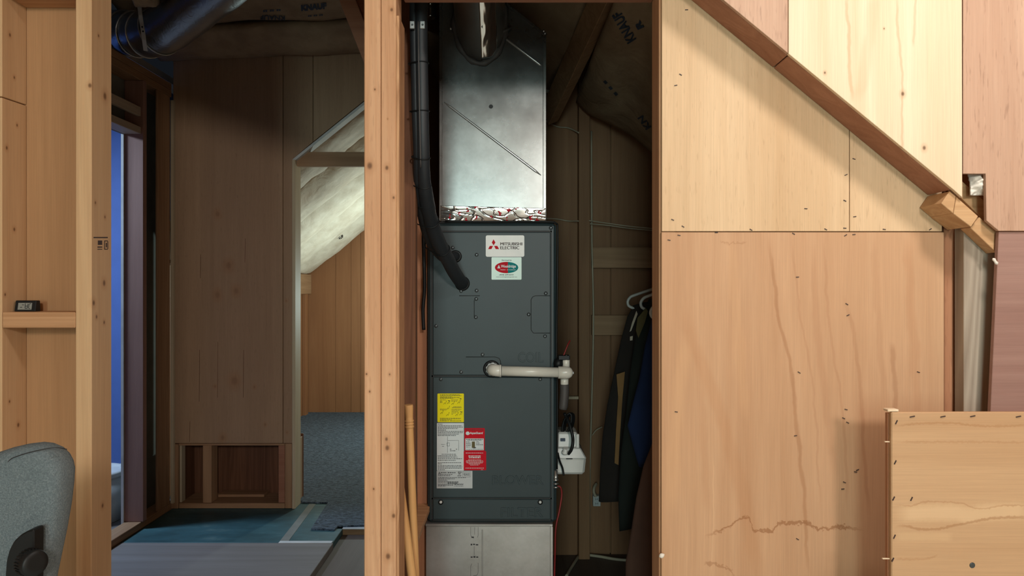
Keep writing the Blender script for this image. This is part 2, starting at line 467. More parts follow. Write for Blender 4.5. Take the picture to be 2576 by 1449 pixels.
M['frame_x'] = wood('old framing across', C(176, 140, 106), C(144, 108, 78), axis='X', broad=9, fine=70, cath=0.4)
M['jamb_pk'] = wood('pinkish jamb stud', C(176, 140, 126), C(150, 114, 102), broad=8, fine=60, cath=0.2)
M['pale_y'] = wood('pale framing along y', C(200, 184, 164), C(176, 158, 138), axis='Y', broad=9, fine=70, cath=0.3)
M['pale_jamb'] = wood('pale jamb', C(206, 192, 164), C(176, 158, 128), broad=6, fine=60, cath=0.2)
M['plank'] = wood('amber planks', C(160, 112, 76), C(138, 92, 60), broad=5, fine=60, cath=0.2)
M['floor_ply'] = wood('floor plywood', C(140, 134, 130), C(112, 104, 98), axis='X', broad=3, fine=30, cath=0.3)
M['floor_pale'] = wood('pale bounce floor', C(218, 226, 222), C(200, 208, 204), axis='X', broad=3, fine=30, cath=0.2)  # made pale to bounce light up at the duct and closet
M['floor_dk'] = wood('lower floor plywood', C(112, 98, 90), C(88, 74, 66), axis='Y', broad=3, fine=30, cath=0.3)
M['closet_ply'] = wood('closet plywood', C(160, 120, 86), C(128, 90, 62), broad=4, fine=50, cath=0.2)
M['handle'] = wood('turned handle', C(206, 160, 106), C(182, 132, 80), broad=14, fine=90, cath=0.3)
M['steel'] = plain('dark painted steel', C(47, 60, 63), 0.45, 0.0, 0.35, 0.03)
M['steel_in'] = plain('dark gap', C(20, 23, 24), 0.6)
M['black'] = plain('black rubber', C(19, 21, 22), 0.5, 0, 0.3)
M['foam'] = plain('black foam insulation', C(34, 38, 42), 0.55, bumps=0.1, bscale=200)
M['pvc'] = plain('white pvc', C(222, 218, 206), 0.28)
M['white_pl'] = plain('white plastic', C(208, 210, 206), 0.4)
M['grey_rub'] = plain('grey rubber hose', C(72, 68, 66), 0.6)
M['paint_blue'] = plain('blue wall paint', C(84, 110, 168), 0.7, var=0.03)
M['drywall'] = plain('grey drywall back', C(132, 132, 124), 0.9)
M['drywall_w'] = plain('white drywall edge', C(214, 214, 210), 0.9)
M['red'] = plain('red print', C(190, 14, 34), 0.6, 0, 0.15, 0.02)
M['redwire'] = plain('red wire', C(128, 24, 22), 0.5)
M['wht'] = plain('white label', C(200, 206, 206), 0.4, var=0.02)
M['yellow'] = plain('yellow label', C(232, 218, 24), 0.6, 0, 0.15, 0.02)
M['silverlab'] = plain('silver label', C(176, 178, 178), 0.4, 0.3, var=0.02)
M['ink'] = plain('dark ink', C(40, 40, 42), 0.6)
M['ink_br'] = plain('brown ink', C(62, 42, 38), 0.6)
M['ink_y'] = plain('olive ink', C(96, 90, 16), 0.6)
M['ink_blue'] = plain('blue grey ink', C(62, 74, 92), 0.7)
M['teal_lab'] = plain('teal print', C(4, 124, 124), 0.6, 0, 0.15, 0.02)
M['mint'] = plain('pale service sticker', C(206, 232, 220), 0.35, var=0.02)
M['cable_w'] = plain('white cable', C(188, 176, 152), 0.5)
M['screw'] = plain('screw', C(92, 98, 100), 0.35, 0.6)
M['metal'] = plain('bright metal', C(200, 202, 200), 0.3, 0.9)
M['wool'] = plain('white wool', C(226, 220, 208), 0.95, bumps=1.0, bscale=40)
M['dark_cloth'] = plain('dark brown cloth', C(44, 37, 33), 0.95, bumps=0.3)
M['green_cloth'] = plain('blackish green cloth', C(34, 40, 36), 0.95, bumps=0.3)
M['blue_cloth'] = plain('navy blue cloth', C(22, 42, 82), 0.95, bumps=0.3)
M['brown_cloth'] = plain('brown cloth', C(84, 58, 46), 0.95, bumps=0.3)
M['tan_cloth'] = plain('tan lining', C(150, 112, 70), 0.95, bumps=0.3)
M['olive_cloth'] = plain('olive cloth', C(96, 88, 56), 0.95, bumps=0.3)

def galv(name, c1, c2, r0):
    m, nt, b = newmat(name)
    vec, raw = coords(nt)
    vo = N(nt, 'ShaderNodeTexVoronoi'); vo.inputs['Scale'].default_value = 120; nt.links.new(raw, vo.inputs['Vector'])
    bw = N(nt, 'ShaderNodeSeparateColor'); nt.links.new(vo.outputs['Color'], bw.inputs[0])
    n = noise_(nt, raw, 5, 5, 0.6)
    c = ramp(nt, math_(nt, 'ADD', math_(nt, 'MULTIPLY', n, 0.9), math_(nt, 'MULTIPLY', bw.outputs[0], 0.05)), [(0.3, c2), (0.7, c1)])
    nt.links.new(c, b.inputs['Base Color'])
    b.inputs['Metallic'].default_value = 0.78
    nt.links.new(math_(nt, 'ADD', math_(nt, 'MULTIPLY', n, 0.16), r0), b.inputs['Roughness'])
    return m
M['galv'] = galv('galvanised sheet', C(136, 138, 136), C(104, 104, 102), 0.20)
M['galv_lit'] = galv('lightened return box sheet', C(190, 188, 186), C(160, 158, 154), 0.26)  # copy of galv, lightened for the floor's reflection in the return box
M['galv_s'] = galv('shiny duct metal', C(214, 216, 214), C(184, 186, 184), 0.22)

def foil(name, col, rough, strength, scale, dist=0.01):
    m, nt, b = newmat(name)
    vec, raw = coords(nt)
    b.inputs['Base Color'].default_value = col
    b.inputs['Metallic'].default_value = 0.95
    b.inputs['Roughness'].default_value = rough
    bump(nt, b, noise_(nt, raw, scale, 3, 0.5, 1.0), strength, dist)
    return m
M['foil'] = foil('crinkled foil tape', C(222, 226, 224), 0.14, 0.12, 12, 0.003)
M['foil_dk'] = foil('dark foil duct wrap', C(156, 158, 160), 0.36, 0.45, 30, 0.004)

def kraft(name, c1, c2):
    m, nt, b = newmat(name)
    vec, raw = coords(nt)
    n = noise_(nt, raw, 7, 4, 0.6)
    nt.links.new(ramp(nt, n, [(0.3, c2), (0.65, c1)]), b.inputs['Base Color'])
    b.inputs['Roughness'].default_value = 0.75
    b.inputs['Specular IOR Level'].default_value = 0.2
    wr = noise_(nt, raw, 11, 3, 0.5, 1.2)
    bump(nt, b, wr, 0.45, 0.014)
    return m
M['kraft'] = kraft('brown kraft facing', C(168, 144, 116), C(140, 116, 92))
M['kraft_w'] = kraft('pale batt facing', C(214, 204, 186), C(190, 176, 156))

def teal_floor():
    m, nt, b = newmat('teal painted sheet')
    vec, raw = coords(nt, (0.5, 1, 1))
    n = noise_(nt, vec, 6, 5, 0.65)
    nt.links.new(ramp(nt, n, [(0.3, C(34, 66, 70)), (0.56, C(54, 94, 100)), (0.78, C(108, 132, 128))]), b.inputs['Base Color'])
    b.inputs['Roughness'].default_value = 0.55
    return m
M['teal'] = teal_floor()

def carpet_mat():
    m, nt, b = newmat('charcoal loop carpet')
    vec, raw = coords(nt)
    mp = N(nt, 'ShaderNodeMapping'); mp.inputs['Scale'].default_value = (1, 2.2, 1); nt.links.new(raw, mp.inputs[0])
    n = noise_(nt, mp.outputs[0], 34, 5, 0.75, 0.8)
    nt.links.new(ramp(nt, n, [(0.36, C(36, 46, 58)), (0.66, C(138, 160, 180))]), b.inputs['Base Color'])
    b.inputs['Roughness'].default_value = 0.8
    bump(nt, b, n, 1.0, 0.05)
    return m
M['carpet'] = carpet_mat()

def felt():
    m, nt, b = newmat('heather grey upholstery')
    vec, raw = coords(nt)
    n = noise_(nt, raw, 420, 3, 0.8)
    nt.links.new(ramp(nt, n, [(0.35, C(82, 93, 98)), (0.52, C(98, 109, 113)), (0.7, C(120, 130, 133))]), b.inputs['Base Color'])
    b.inputs['Roughness'].default_value = 0.95
    bump(nt, b, n, 0.6, 0.003)
    return m
M['felt'] = felt()

rnd = random.Random(7)
fn_noise = lambda p, s: noise.noise(Vector(p) * s)

# ------------------------------------------------------------------ floors and ceilings
def room(name, mb, mat, label, cat, parent=None):
    return obj(name, mb, mat, None, 'structure', label, cat)

fl = thing('floor', (-1.4, 3.5, -0.035), 'worn subfloor of plywood sheets with one teal painted sheet', 'floor', kind='structure')
obj('subfloor', MB().box(-4.2, 2.4, -4.2, 8.2, -0.10, -0.035), M['floor_dk'], fl)
obj('plywood_sheet', MB().box(-2.0, -0.912, 1.78, 3.752, -0.035, 0.0, 0.002), M['floor_ply'], fl)
obj('painted_sheet', MB().box(-2.0, -0.915, 3.756, 4.45, -0.035, 0.0, 0.002), M['teal'], fl, label='teal painted floor sheet')
a, b_ = FL(778, 1268), FL(702, 1364)
obj('seam_strip', MB().prism([a, a + Vector((0.04, 0, 0)), b_ + Vector((0.045, 0, 0)), b_], (0, 0, 0.0015)), M['drywall'], fl, label='pale strip across the teal sheet')
obj('edge_strip', MB().box(-1.19, -0.92, 3.745, 3.775, 0.0, 0.002), M['drywall_w'], fl)
obj('riser_board', MB().box(-0.95, -0.36, 3.975, 4.015, -0.035, -0.004, 0.001), M['frame_x'], fl)
obj('riser_strip', MB().box(-0.95, -0.36, 3.972, 4.06, -0.004, 0.0), M['drywall_w'], fl)
obj('front_room_sheet', MB().box(-2.6, 2.2, -4.0, 1.775, -0.035, 0.0), M['floor_pale'], fl)  # out of view, its pale colour chosen as upward fill
obj('closet_sheet', MB().box(-0.34, 1.3, 1.785, 3.60, -0.035, 0.0), M['floor_dk'], fl)
obj('far_room_sheet', MB().box(-4.0, 0.3, 4.46, 7.7, -0.035, 0.0), M['floor_ply'], fl)
obj('side_room_sheet', MB().box(-4.0, -2.01, 1.85, 4.455, -0.035, 0.0), M['floor_ply'], fl)

cl = thing('ceiling', (0, 0, 2.6), 'plain boarded ceiling above the rooms', 'ceiling', kind='structure')
obj('front_room_board', MB().box(-2.6, 2.2, -4.0, 1.84, 2.58, 2.64), M['frame_x'], cl)
obj('left_room_board', MB().box(-2.1, -0.34, 1.84, 4.44, 2.98, 3.02), M['frame_x'], cl)
obj('closet_board', MB().box(-0.34, 1.4, 1.84, 3.7, 2.98, 3.02), M['frame_x'], cl)
obj('side_room_board', MB().box(-4.1, -2.1, 1.7, 5.3, 2.56, 2.6), M['drywall_w'], cl)
# far room roof deck, two slopes
zr = lambda x: 1.484 + 0.82 * (x + 2.12)
obj('roof_deck', MB().prism([(-2.15, 4.43, zr(-2.15) + 0.14), (-0.1, 4.43, zr(-0.1) + 0.14), (-0.1, 4.43, zr(-0.1) + 0.17), (-2.15, 4.43, zr(-2.15) + 0.17)], (0, 3.3, 0)), M['frame_dk'], cl)

# shell of the room the camera stands in
wb = thing('wall_rear', (0, -4, 0), 'plain plywood wall behind the camera', 'wall', kind='structure')
obj('board', MB().box(-2.6, 2.2, -4.05, -4.0, 0, 2.6), M['back_ply'], wb)
obj('side_board', MB().box(-2.65, -2.6, -4.0, 1.84, 0, 2.6), M['bay'], wb)
obj('side_board', MB().box(2.2, 2.25, -4.0, 1.84, 0, 2.6), M['bay'], wb)

# ------------------------------------------------------------------ front partition: left bay, central studs, header
Y0, Y1 = 1.75, 1.839
wf = thing('wall_front', (-0.7, 1.79, 0), 'open stud partition with doubled central studs and a plywood-backed left bay', 'wall', kind='structure')
x = -1.214
obj('stud', MB().prism([(x, Y0, 0.04), (x, Y0, PZ(245, Y0)), (x, Y1, PZ(266, Y1)), (x, Y1, 0.04)], (-0.038, 0, 0), 0.0015), M['stud'], wf)
obj('stud', MB().prism([(x, Y0, PZ(242.5, Y0)), (x, Y0, 2.56), (x, Y1, 2.56), (x, Y1, PZ(263.5, Y1))], (-0.038, 0, 0), 0.0015), M['stud'], wf)
obj('plywood_panel', MB().box(-2.0, -1.022, Y1 + 0.001, Y1 + 0.013, 0.04, 2.56), M['bay'], wf)
obj('stud', MB().box(-1.039, -1.001, Y0, Y1, 0.04, 2.56, 0.002), M['stud'], wf)
obj('shelf_block', MB().box(x + 0.0005, -1.0395, Y0, Y1, PZ(825, Y0), PZ(785, Y0), 0.002), M['stud_x'], wf, label='flat block nailed between the studs as a small shelf')
obj('nailer', MB().box(x + 0.0005, -1.0395, Y0, Y1, 2.000, 2.038, 0.002), M['stud_x'], wf)
obj('bottom_plate', MB().box(-1.252, -1.001, Y0, Y1, 0, 0.038), M['stud_x'], wf)
obj('stud', MB().box(PX(916, Y0), PX(957.2, Y0), Y0, Y1, 0.04, 2.56, 0.002), M['stud_o'], wf)
obj('stud', MB().box(PX(958.2, Y0), PX(996, Y0), Y0 + 0.001, Y1, 0.04, 2.56, 0.002), M['stud_o'], wf)
obj('edge_strip', MB().box(PX(996.3, Y0), PX(1004, Y0), Y0 + 0.002, Y1, 0.04, PZ(38, Y0), 0.001), M['ply_edge'], wf, label='plywood strip on the side of the doubled studs')
obj('bottom_plate', MB().box(-0.352, -0.27, Y0, Y1, 0, 0.038), M['stud_x'], wf)
obj('header', MB().box(-0.268, 0.349, Y0, Y1, 2.013, 2.10, 0.002), M['beam_red'], wf, label='reddish header over the equipment closet')
obj('upper_panel', MB().box(-0.27, 2.2, Y0 + 0.01, Y1, 2.102, 2.98), M['panel_up'], wf)
obj('upper_header', MB().prism([(-1.0, 1.76, 2.34), (-0.36, 1.76, 2.12), (-0.36, 1.76, 2.98), (-1.0, 1.76, 2.98)], (0, 0.078, 0)), M['panel_up'], wf)
obj('stud', MB().box(0.350, 0.388, Y0, Y1, 0.04, 2.10, 0.002), M['stud_o'], wf)
obj('bay_side_panel', MB().box(-2.6, -1.253, Y0, Y0 + 0.02, 0, 2.58), M['bay'], wf)
# stamped grade marks and a few nail heads on the studs
gm = MB()
for (x0, x1, y0, y1) in ((246, 257, 605, 616), (245, 257, 620, 623), (245, 257, 626, 628), (235, 271, 596, 599), (263, 271, 605, 607), (263, 271, 626, 628), (262, 264, 605, 628), (270, 272, 607, 626), (266, 269, 611, 622)):
    yy = lambda p: -1.001 * F / (p - 1288.0)
    gm.add([(-1.0008, yy(x0), PZ(y1, yy(x0))), (-1.0008, yy(x1), PZ(y1, yy(x1))), (-1.0008, yy(x1), PZ(y0, yy(x1))), (-1.0008, yy(x0), PZ(y0, yy(x0)))], [[0, 1, 2, 3]])
obj('grade_stamp', gm, M['ink_br'], wf, kind='stuff')

# ------------------------------------------------------------------ right plywood partition
YW = 1.738
wr = thing('wall_right', (1.0, 1.745, 0), 'wide warm plywood wall right of the equipment closet', 'wall', kind='structure')
def rect(px0, px1, py0, py1, Y, th, bev=0.001):
    return MB().box(PX(px0, Y), PX(px1, Y), Y, Y + th, PZ(py1, Y), PZ(py0, Y), bev)
obj('lower_panel', MB().box(PX(1664, YW), PX(2375, YW), YW, Y0, 0.02, PZ(584, YW), 0.001), M['panel_low'], wr, label='large plywood panel with brown veins and a jagged water stain')
obj('upper_panel', MB().box(PX(1665, YW), PX(2136.5, YW), YW, Y0, PZ(582, YW), 2.10, 0.001), M['panel_up'], wr)
obj('upper_panel', MB().box(PX(2138, YW), PX(2370, YW), YW, Y0, PZ(582, YW), 2.10, 0.001), M['panel_up'], wr)
obj('stud', MB().box(PX(2376, 1.747), PX(2402, 1.747), 1.747, 1.80, 0.0, 2.10, 0.002), M['stud_r'], wr)
obj('flat_stud', MB().prism([(PX(2425, 1.7), 1.70, 0.0), (PX(2530, 1.7), 1.70, 0.0), (PX(2530, 1.7), 1.70, PZ(660, 1.7)), (PX(2425, 1.7), 1.70, PZ(566, 1.7))], (0, 0.037, 0), 0.0015), M['grey_stud'], wr, label='weathered grey flat stud')
obj('back_panel', MB().box(1.045, 2.2, 1.80, 1.82, 0, 2.1), M['bay'], wr)
stp = MB()
for (px, py) in [(1683, 604), (1692, 553), (1700, 215), (1712, 188), (1727, 25), (1708, 592), (1718, 570), (1802, 585), (1889, 578), (2027, 525), (1996, 588), (2077, 577), (2125, 574), (2128, 440), (2125, 505), (2148, 400), (2150, 545), (2127, 592), (2148, 590), (2224, 577), (2340, 577), (2130, 765), (2133, 793), (2128, 1030), (2122, 1052), (2132, 1063), (2152, 1187), (2157, 1182), (2124, 1213), (2120, 1230), (2001, 1096), (1701, 1036), (2006, 697), (2010, 937), (2006, 1356), (2310, 936)]:
    p = P(px, py, YW); q = rnd.uniform(-0.6, 0.6); d = Vector((math.cos(q), 0, math.sin(q))) * 0.0035
    stp.beam(p - d + Vector((0, -0.0005, 0)), p + d + Vector((0, -0.0005, 0)), 0.0018, 0.002, bev=0)
obj('staple', stp, M['ink_br'], wr, kind='stuff')
obj('wool_tuft', MB().lathe(P(1664, 1398, YW - 0.012), (1, 0.2, 0.4), [(-0.006, 0.001), (-0.003, 0.005), (0.001, 0.006), (0.005, 0.004), (0.008, 0.001)], 7), M['wool'], wr)

# projecting gable above: plywood cheeks on a sloping bottom beam
wg = thing('wall_gable', (0.75, 1.69, 1.5), 'bright plywood gable cheek with a sloping lower edge', 'wall', kind='structure')
YG = 1.637
slope_y = lambda px: 0 + (px - 1820) * 478.0 / 580.0
def gpoly(pts, mat, name, th=0.010, Y=YG, label=None):
    obj(name, MB().prism([P(px, py, Y) for px, py in pts], (0, th, 0), 0.0008), mat, wg, label=label)
gpoly([(1660, -130), (1982, -130), (1982, slope_y(1982)), (1820, 0)], M['pink'], 'gable_panel')
gpoly([(1984, -130), (2420, -130), (2421, 497), (2400, slope_y(2400)), (1984, slope_y(1984))], M['cream'], 'gable_panel', label='overlit cream plywood panel')
gpoly([(2423, -130), (2760, -130), (2760, 581), (2513, 581), (2482, 555), (2480, 437), (2423, 437)], M['pink'], 'gable_panel', 0.010, 1.640, 'pinkish plywood panel with a square notch')
s0, s1 = Vector((PX(1820, YG), 0, PZ(0, YG))), Vector((PX(2398, YG), 0, PZ(477, YG)))
t = (s1 - s0).normalized(); nrm = Vector((-t.z, 0, t.x))
if nrm.z < 0: nrm = -nrm
dt = (s1 - s0).length
jx = 0.285 * dt
def sbeam(a, b):
    q = [s0 + t * a, s0 + t * b, s0 + t * b + nrm * 0.038, s0 + t * a + nrm * 0.038]
    return MB().prism([Vector((v.x, YG + 0.0105, v.z)) for v in q], (0, 0.0895, 0), 0.0015)
obj('sloping_beam', sbeam(-0.25, jx), M['beam_red'], wg)
obj('sloping_beam', sbeam(jx + 0.002, dt), M['beam_red'], wg)
def gblock(name, pts, Y, th, mat, label=None):
    obj(name, MB().prism([P(px, py, Y) for px, py in pts], (0, th, 0), 0.001), mat, wg, label=label)
gblock('rafter_block', [(2389, 481), (2405, 494), (2398, 537), (2368, 512)], 1.648, 0.088, M['pale_block'])
gblock('rafter_block', [(2406, 495), (2461, 544), (2443, 571), (2399, 538)], 1.647, 0.089, M['pale_block'])
gblock('rafter_tail', [(2464, 546), (2512, 586), (2507, 636), (2441, 573)], 1.662, 0.037, M['pale_block'])
gblock('rafter', [(2410, 446), (2492, 520), (2492, 570), (2410, 490)], 1.692, 0.04, M['pale_block'])
gblock('lower_panel', [(2513, 583), (2760, 583), (2760, 2100), (2478, 2100), (2492, 1040)], 1.645, 0.012, M['dark_lauan'], 'dark reddish plywood panel with a slanted edge')
wl = MB()
def woolfn(u, v):
    p = P(2438 + 43 * u, 436 + 56 * v, 1.668)
    p.y -= 0.018 * math.sin(math.pi * u) * math.sin(math.pi * v) + 0.010 * fn_noise(p, 45) + 0.006 * fn_noise(p, 130)
    return p
wl.solid_grid(woolfn, 24, 28, lambda u, v: P(2438 + 43 * u, 436 + 56 * v, 1.690))
obj('insulation_tuft', wl, M['wool'], None, None, 'white wool insulation tuft stuffed in the square notch', 'insulation')
obj('insulation_scrap', MB().lathe(P(2503, 657, 1.642), (0.5, -0.3, -1), [(-0.008, 0.001), (-0.005, 0.004), (0, 0.003), (0.006, 0.004), (0.009, 0.001)], 7), M['wool'], wg)

# loose sheet leaning in front of the wall
YS = 1.50
sh = thing('plywood_sheet', (0.93, 1.51, 0), 'loose plywood sheet standing on edge at lower right, with horizontal grain and stapled edges', 'plywood')
obj('board', MB().box(PX(2243, YS), 1.30, YS, YS + 0.012, 0.0, PZ(1037, YS), 0.002), M['sheet'], sh)
obj('back_batten', MB().box(PX(2240, YS) + 0.001, PX(2300, YS), YS + 0.0125, YS + 0.024, 0.0, PZ(1042, YS), 0.001), M['stud_r'], sh)
obj('top_splinter', MB().box(PX(2234, YS), PX(2262, YS), YS + 0.001, YS + 0.02, PZ(1036, YS), PZ(1035, YS) + 0.004, 0.001), M['cream'], sh)
spl = MB()
for (px, py, l) in ((2232, 1111, 11), (2228, 1405, 14)):
    spl.beam(P(px - l * 0.6, py, YS + 0.006), P(px + l, py, YS + 0.010), 0.002, 0.003, bev=0)
obj('side_splinter', spl, M['cream'], sh, kind='stuff')
stp = MB()
for (px, py) in [(2295, 1048), (2372, 1048), (2447, 1047), (2562, 1048), (2255, 1062), (2252, 1163), (2248, 1254), (2250, 1350), (2246, 1408), (2293, 1255)]:
    p = P(px, py, YS - 0.0005); d = Vector((0.002 if py > 1050 else 0.005, 0, 0.004 if py > 1050 else 0.001))
    stp.beam(p - d, p + d, 0.002, 0.002, bev=0)
obj('staple', stp, M['ink_br'], sh, kind='stuff')
obj('screw_head', MB().lathe(P(2446, 1422, YS), (0, -1, 0), [(0, 0.006), (0.001, 0.005)], 12), M['screw'], sh)

# ------------------------------------------------------------------ left room: side stud wall with doorway
XL = -2.0
wl_ = thing('wall_left', (XL - 0.05, 3.9, 0), 'open stud side wall with a doorway into the blue room', 'wall', kind='structure')
obj('bottom_plate', MB().box(XL - 0.09, XL, 1.86, 4.32, 0.0, 0.038, 0.002), M['frame_y'], wl_)
obj('top_plate', MB().box(XL - 0.09, XL, 1.86, 4.32, 2.42, 2.46, 0.002), M['frame_y'], wl_)
obj('top_plate', MB().box(XL - 0.09, XL, 1.86, 4.32, 2.462, 2.50, 0.002), M['frame_y'], wl_)
obj('door_stud', MB().box(XL - 0.09, XL + 0.012, 3.965, 4.003, 0.039, 2.419, 0.002), M['jamb_pk'], wl_)
obj('header', MB().box(XL - 0.09, XL, 3.10, 3.964, 2.13, 2.168, 0.002), M['pale_y'], wl_)
obj('blocking', MB().box(XL - 0.02, XL + 0.0, 3.10, 3.964, 2.225, 2.275, 0.002), M['pale_y'], wl_)
obj('drywall_board', MB().box(XL - 0.104, XL - 0.091, 3.97, 4.45, 0.0, 2.5), M['drywall'], wl_, label='grey drywall seen from behind')
obj('drywall_board', MB().box(XL - 0.104, XL - 0.091, 1.86, 3.12, 0.0, 2.5), M['drywall'], wl_)
obj('drywall_board', MB().box(XL - 0.104, XL - 0.091, 3.12, 3.97, 2.13, 2.5), M['drywall'], wl_)
obj('drywall_edge', MB().box(XL - 0.104, XL - 0.0905, 3.957, 3.969, 0.0, 2.13), M['drywall_w'], wl_)
obj('stud_panel', MB().box(XL - 0.02, XL, 1.86, 3.12, 0.04, 2.42), M['frame_dk'], wl_)
obj('corner_board', MB().box(XL - 0.012, XL, 4.15, 4.30, 0.039, 2.419, 0.002), M['frame_dk'], wl_)
obj('corner_strip', MB().box(XL + 0.0, XL + 0.018, 4.305, 4.328, 0.038, 2.40, 0.001), M['pale_jamb'], wl_)
cab = MB()
for z in (1.85, 1.21, 1.02):
    cab.box(XL - 0.0905, XL - 0.089, 4.0, 4.15, z, z + 0.012)
obj('joint_smear', cab, M['drywall_w'], wl_, kind='stuff')

# blue room
wbl = thing('wall_blue', (-3.0, 5.2, 0), 'blue painted wall seen through the left doorway', 'wall', kind='structure')
obj('painted_board', MB().box(-4.1, -2.16, 5.2, 5.25, 0.0, 2.6), M['paint_blue'], wbl)
room('wall_west', MB().box(-4.15, -4.1, 1.7, 5.25, 0.0, 2.6), M['paint_blue'], 'outer blue wall of the side room', 'wall')
room('wall_return', MB().box(-2.215, -2.20, 4.46, 5.25, 0.0, 2.6), M['paint_blue'], 'inner blue return wall of the side room', 'wall')
room('wall_south', MB().box(-4.1, -2.1, 1.7, 1.745, 0.0, 2.6), M['paint_blue'], 'near blue wall of the side room', 'wall')
obj('skirting', MB().box(-4.1, -2.18, 5.185, 5.199, 0.0, 0.06, 0.002), M['drywall_w'], wbl)

# white bucket inside the doorway
bc = Vector((-2.36, 4.12, 0.0))
bk = thing('bucket', bc, 'white plastic bucket with a small dark label just inside the blue doorway', 'bucket')
obj('body', MB().lathe(bc, (0, 0, 1), [(0.0, 0.155), (0.004, 0.16), (0.25, 0.172)], 36), M['white_pl'], bk)
obj('lid', MB().lathe(bc + Vector((0, 0, 0.25)), (0, 0, 1), [(0, 0.176), (0.002, 0.181), (0.022, 0.181), (0.03, 0.174), (0.03, 0.15), (0.026, 0.145)], 36), M['white_pl'], bk)
lb = MB()
for (zz, hh, a0, a1) in ((0.160, 0.022, -58, -30), (0.138, 0.005, -54, -36)):
    for k in range(6):
        q0, q1 = R(a0 + (a1 - a0) * k / 6), R(a0 + (a1 - a0) * (k + 1) / 6)
        rr = 0.172
        lb.add([bc + Vector((rr * math.cos(q), rr * math.sin(q), z)) for q, z in ((q0, zz), (q1, zz), (q1, zz + hh), (q0, zz + hh))], [[0, 1, 2, 3]])
obj('label_print', lb, M['ink'], bk)

# ------------------------------------------------------------------ left room: back wall with cubbies and sloped doorway
YB = 4.33
wk = thing('wall_back', (-1.6, YB, 0), 'dark plywood back wall with floor cubbies and a slope-topped doorway', 'wall', kind='structure')
def bpoly(name, pts, mat, th=0.012, Y=YB, label=None, bev=0.001):
    return obj(name, MB().prism([P(px, py, Y) for px, py in pts], (0, th, 0), bev), mat, wk, label=label)
ztop = lambda px: (px, 5)
bpoly('plywood_panel', [(436, 0), (711, 0), (711, 1115), (436, 1115)], M['back_ply'])
bpoly('plywood_panel', [(713, 0), (786.5, 0), (786.5, 357), (735, 401), (735, 1115), (713, 1115)], M['back_ply'])
bpoly('plywood_panel', [(788, 0), (1180, 0), (1180, 40), (788, 356)], M['back_ply'])
obj('side_jamb', MB().box(PX(735, YB), PX(735, YB) + 0.019, YB - 0.004, 4.44, 0.0, PZ(402, YB), 0.002), M['pale_jamb'], wk, label='pale side jamb of the sloped doorway')
ja, jb = P(735, 401, YB), P(1000, 187.5, YB)
jt = (jb - ja).normalized(); jn = Vector((jt.z, 0, -jt.x))
obj('slope_jamb', MB().prism([ja, jb, jb + jn * 0.015, ja + jn * 0.015], (0, 0.075, 0), 0.001), M['drywall_w'], wk, label='pale lining under the slope of the doorway')
obj('collar_board', MB().box(PX(738, 4.36), -0.36, 4.36, 4.398, PZ(418, 4.36), PZ(382, 4.36), 0.002), M['frame_x'], wk)
obj('wall_core', MB().prism([P(px, py, YB + 0.0125) for px, py in [(436, 0), (1180, 0), (1180, 40), (735, 401), (735, 1113), (436, 1113)]], (0, 0.085, 0)), M['frame_dk'], wk)
# cubby frame
def bbox(name, px0, px1, py0, py1, y0, y1, mat, label=None):
    return obj(name, MB().box(PX(px0, YB), PX(px1, YB), y0, y1, PZ(py1, YB), PZ(py0, YB), 0.0015), mat, wk, label=label)
bbox('cubby_post', 431, 449, 1117, 1279, YB - 0.005, YB + 0.03, M['frame_dk'])
bbox('cubby_post', 510, 532, 1121, 1265, YB, YB + 0.09, M['frame_dk'])
bbox('cubby_post', 700, 716, 1121, 1265, YB + 0.002, YB + 0.09, M['beam_red'])
bbox('cubby_post', 717, 734, 1116, 1279, YB, YB + 0.09, M['frame_dk'])
bbox('cubby_rail', 450, 716, 1116, 1121, YB, YB + 0.22, M['frame_x'])
bbox('cubby_sill', 450, 716, 1266, 1279, YB, YB + 0.22, M['frame_x'])
bbox('cubby_back', 430, 735, 1110, 1280, YB + 0.225, YB + 0.24, M['rough'])
bbox('cubby_side', 450, 455, 1122, 1265, YB + 0.01, YB + 0.06, M['pale_jamb'], 'pale side board of the narrow cubby')
bbox('cubby_side', 432, 449, 1117, 1279, YB + 0.031, YB + 0.222, M['rough'])
bbox('cubby_side', 717, 734, 1116, 1279, YB + 0.095, YB + 0.22, M['back_ply'])
obj('cubby_block', MB().box(-1.78, -1.50, YB + 0.12, YB + 0.22, PZ(1265, YB), PZ(1265, YB) + 0.016, 0.002), M['frame_x'], wk)
grooves = MB()
for (px, py0, py1) in ((505, 640, 700), (617, 600, 660), (502, 880, 1010), (548, 860, 1000), (613, 880, 1000), (478, 1060, 1112)):
    p = P(px, py0, YB); q = P(px - 1, py1, YB)
    grooves.beam(p, q, 0.0022, 0.001, bev=0)
obj('grain_crack', grooves, M['rough'], wk, kind='stuff')

# partition between left room and closet (seen edge on)
wp = thing('wall_middle', (-0.35, 3.0, 0), 'partition between the left room and the equipment closet', 'wall', kind='structure')
obj('board', MB().box(-0.362, -0.345, 1.841, 4.33, 0, 2.98), M['back_ply'], wp)
obj('rough_post', MB().box(PX(1003, 2.03), PX(1045, 2.03), 2.03, 2.075, 0.0, 2.97, 0.003), M['rough'], wp, label='dark rough-sawn post')
obj('side_panel', MB().box(-0.344, -0.288, 2.50, 2.515, 0, 2.97), M['stud_r'], wp)
obj('ledge_board', MB().box(-0.344, -0.276, 2.08, 2.498, 0.55, 0.568, 0.001), M['stud_x'], wp, label='small plywood ledge left of the air handler')
obj('ledge_leg', MB().box(-0.344, -0.32, 2.10, 2.12, 0, 0.549), M['frame_dk'], wp)

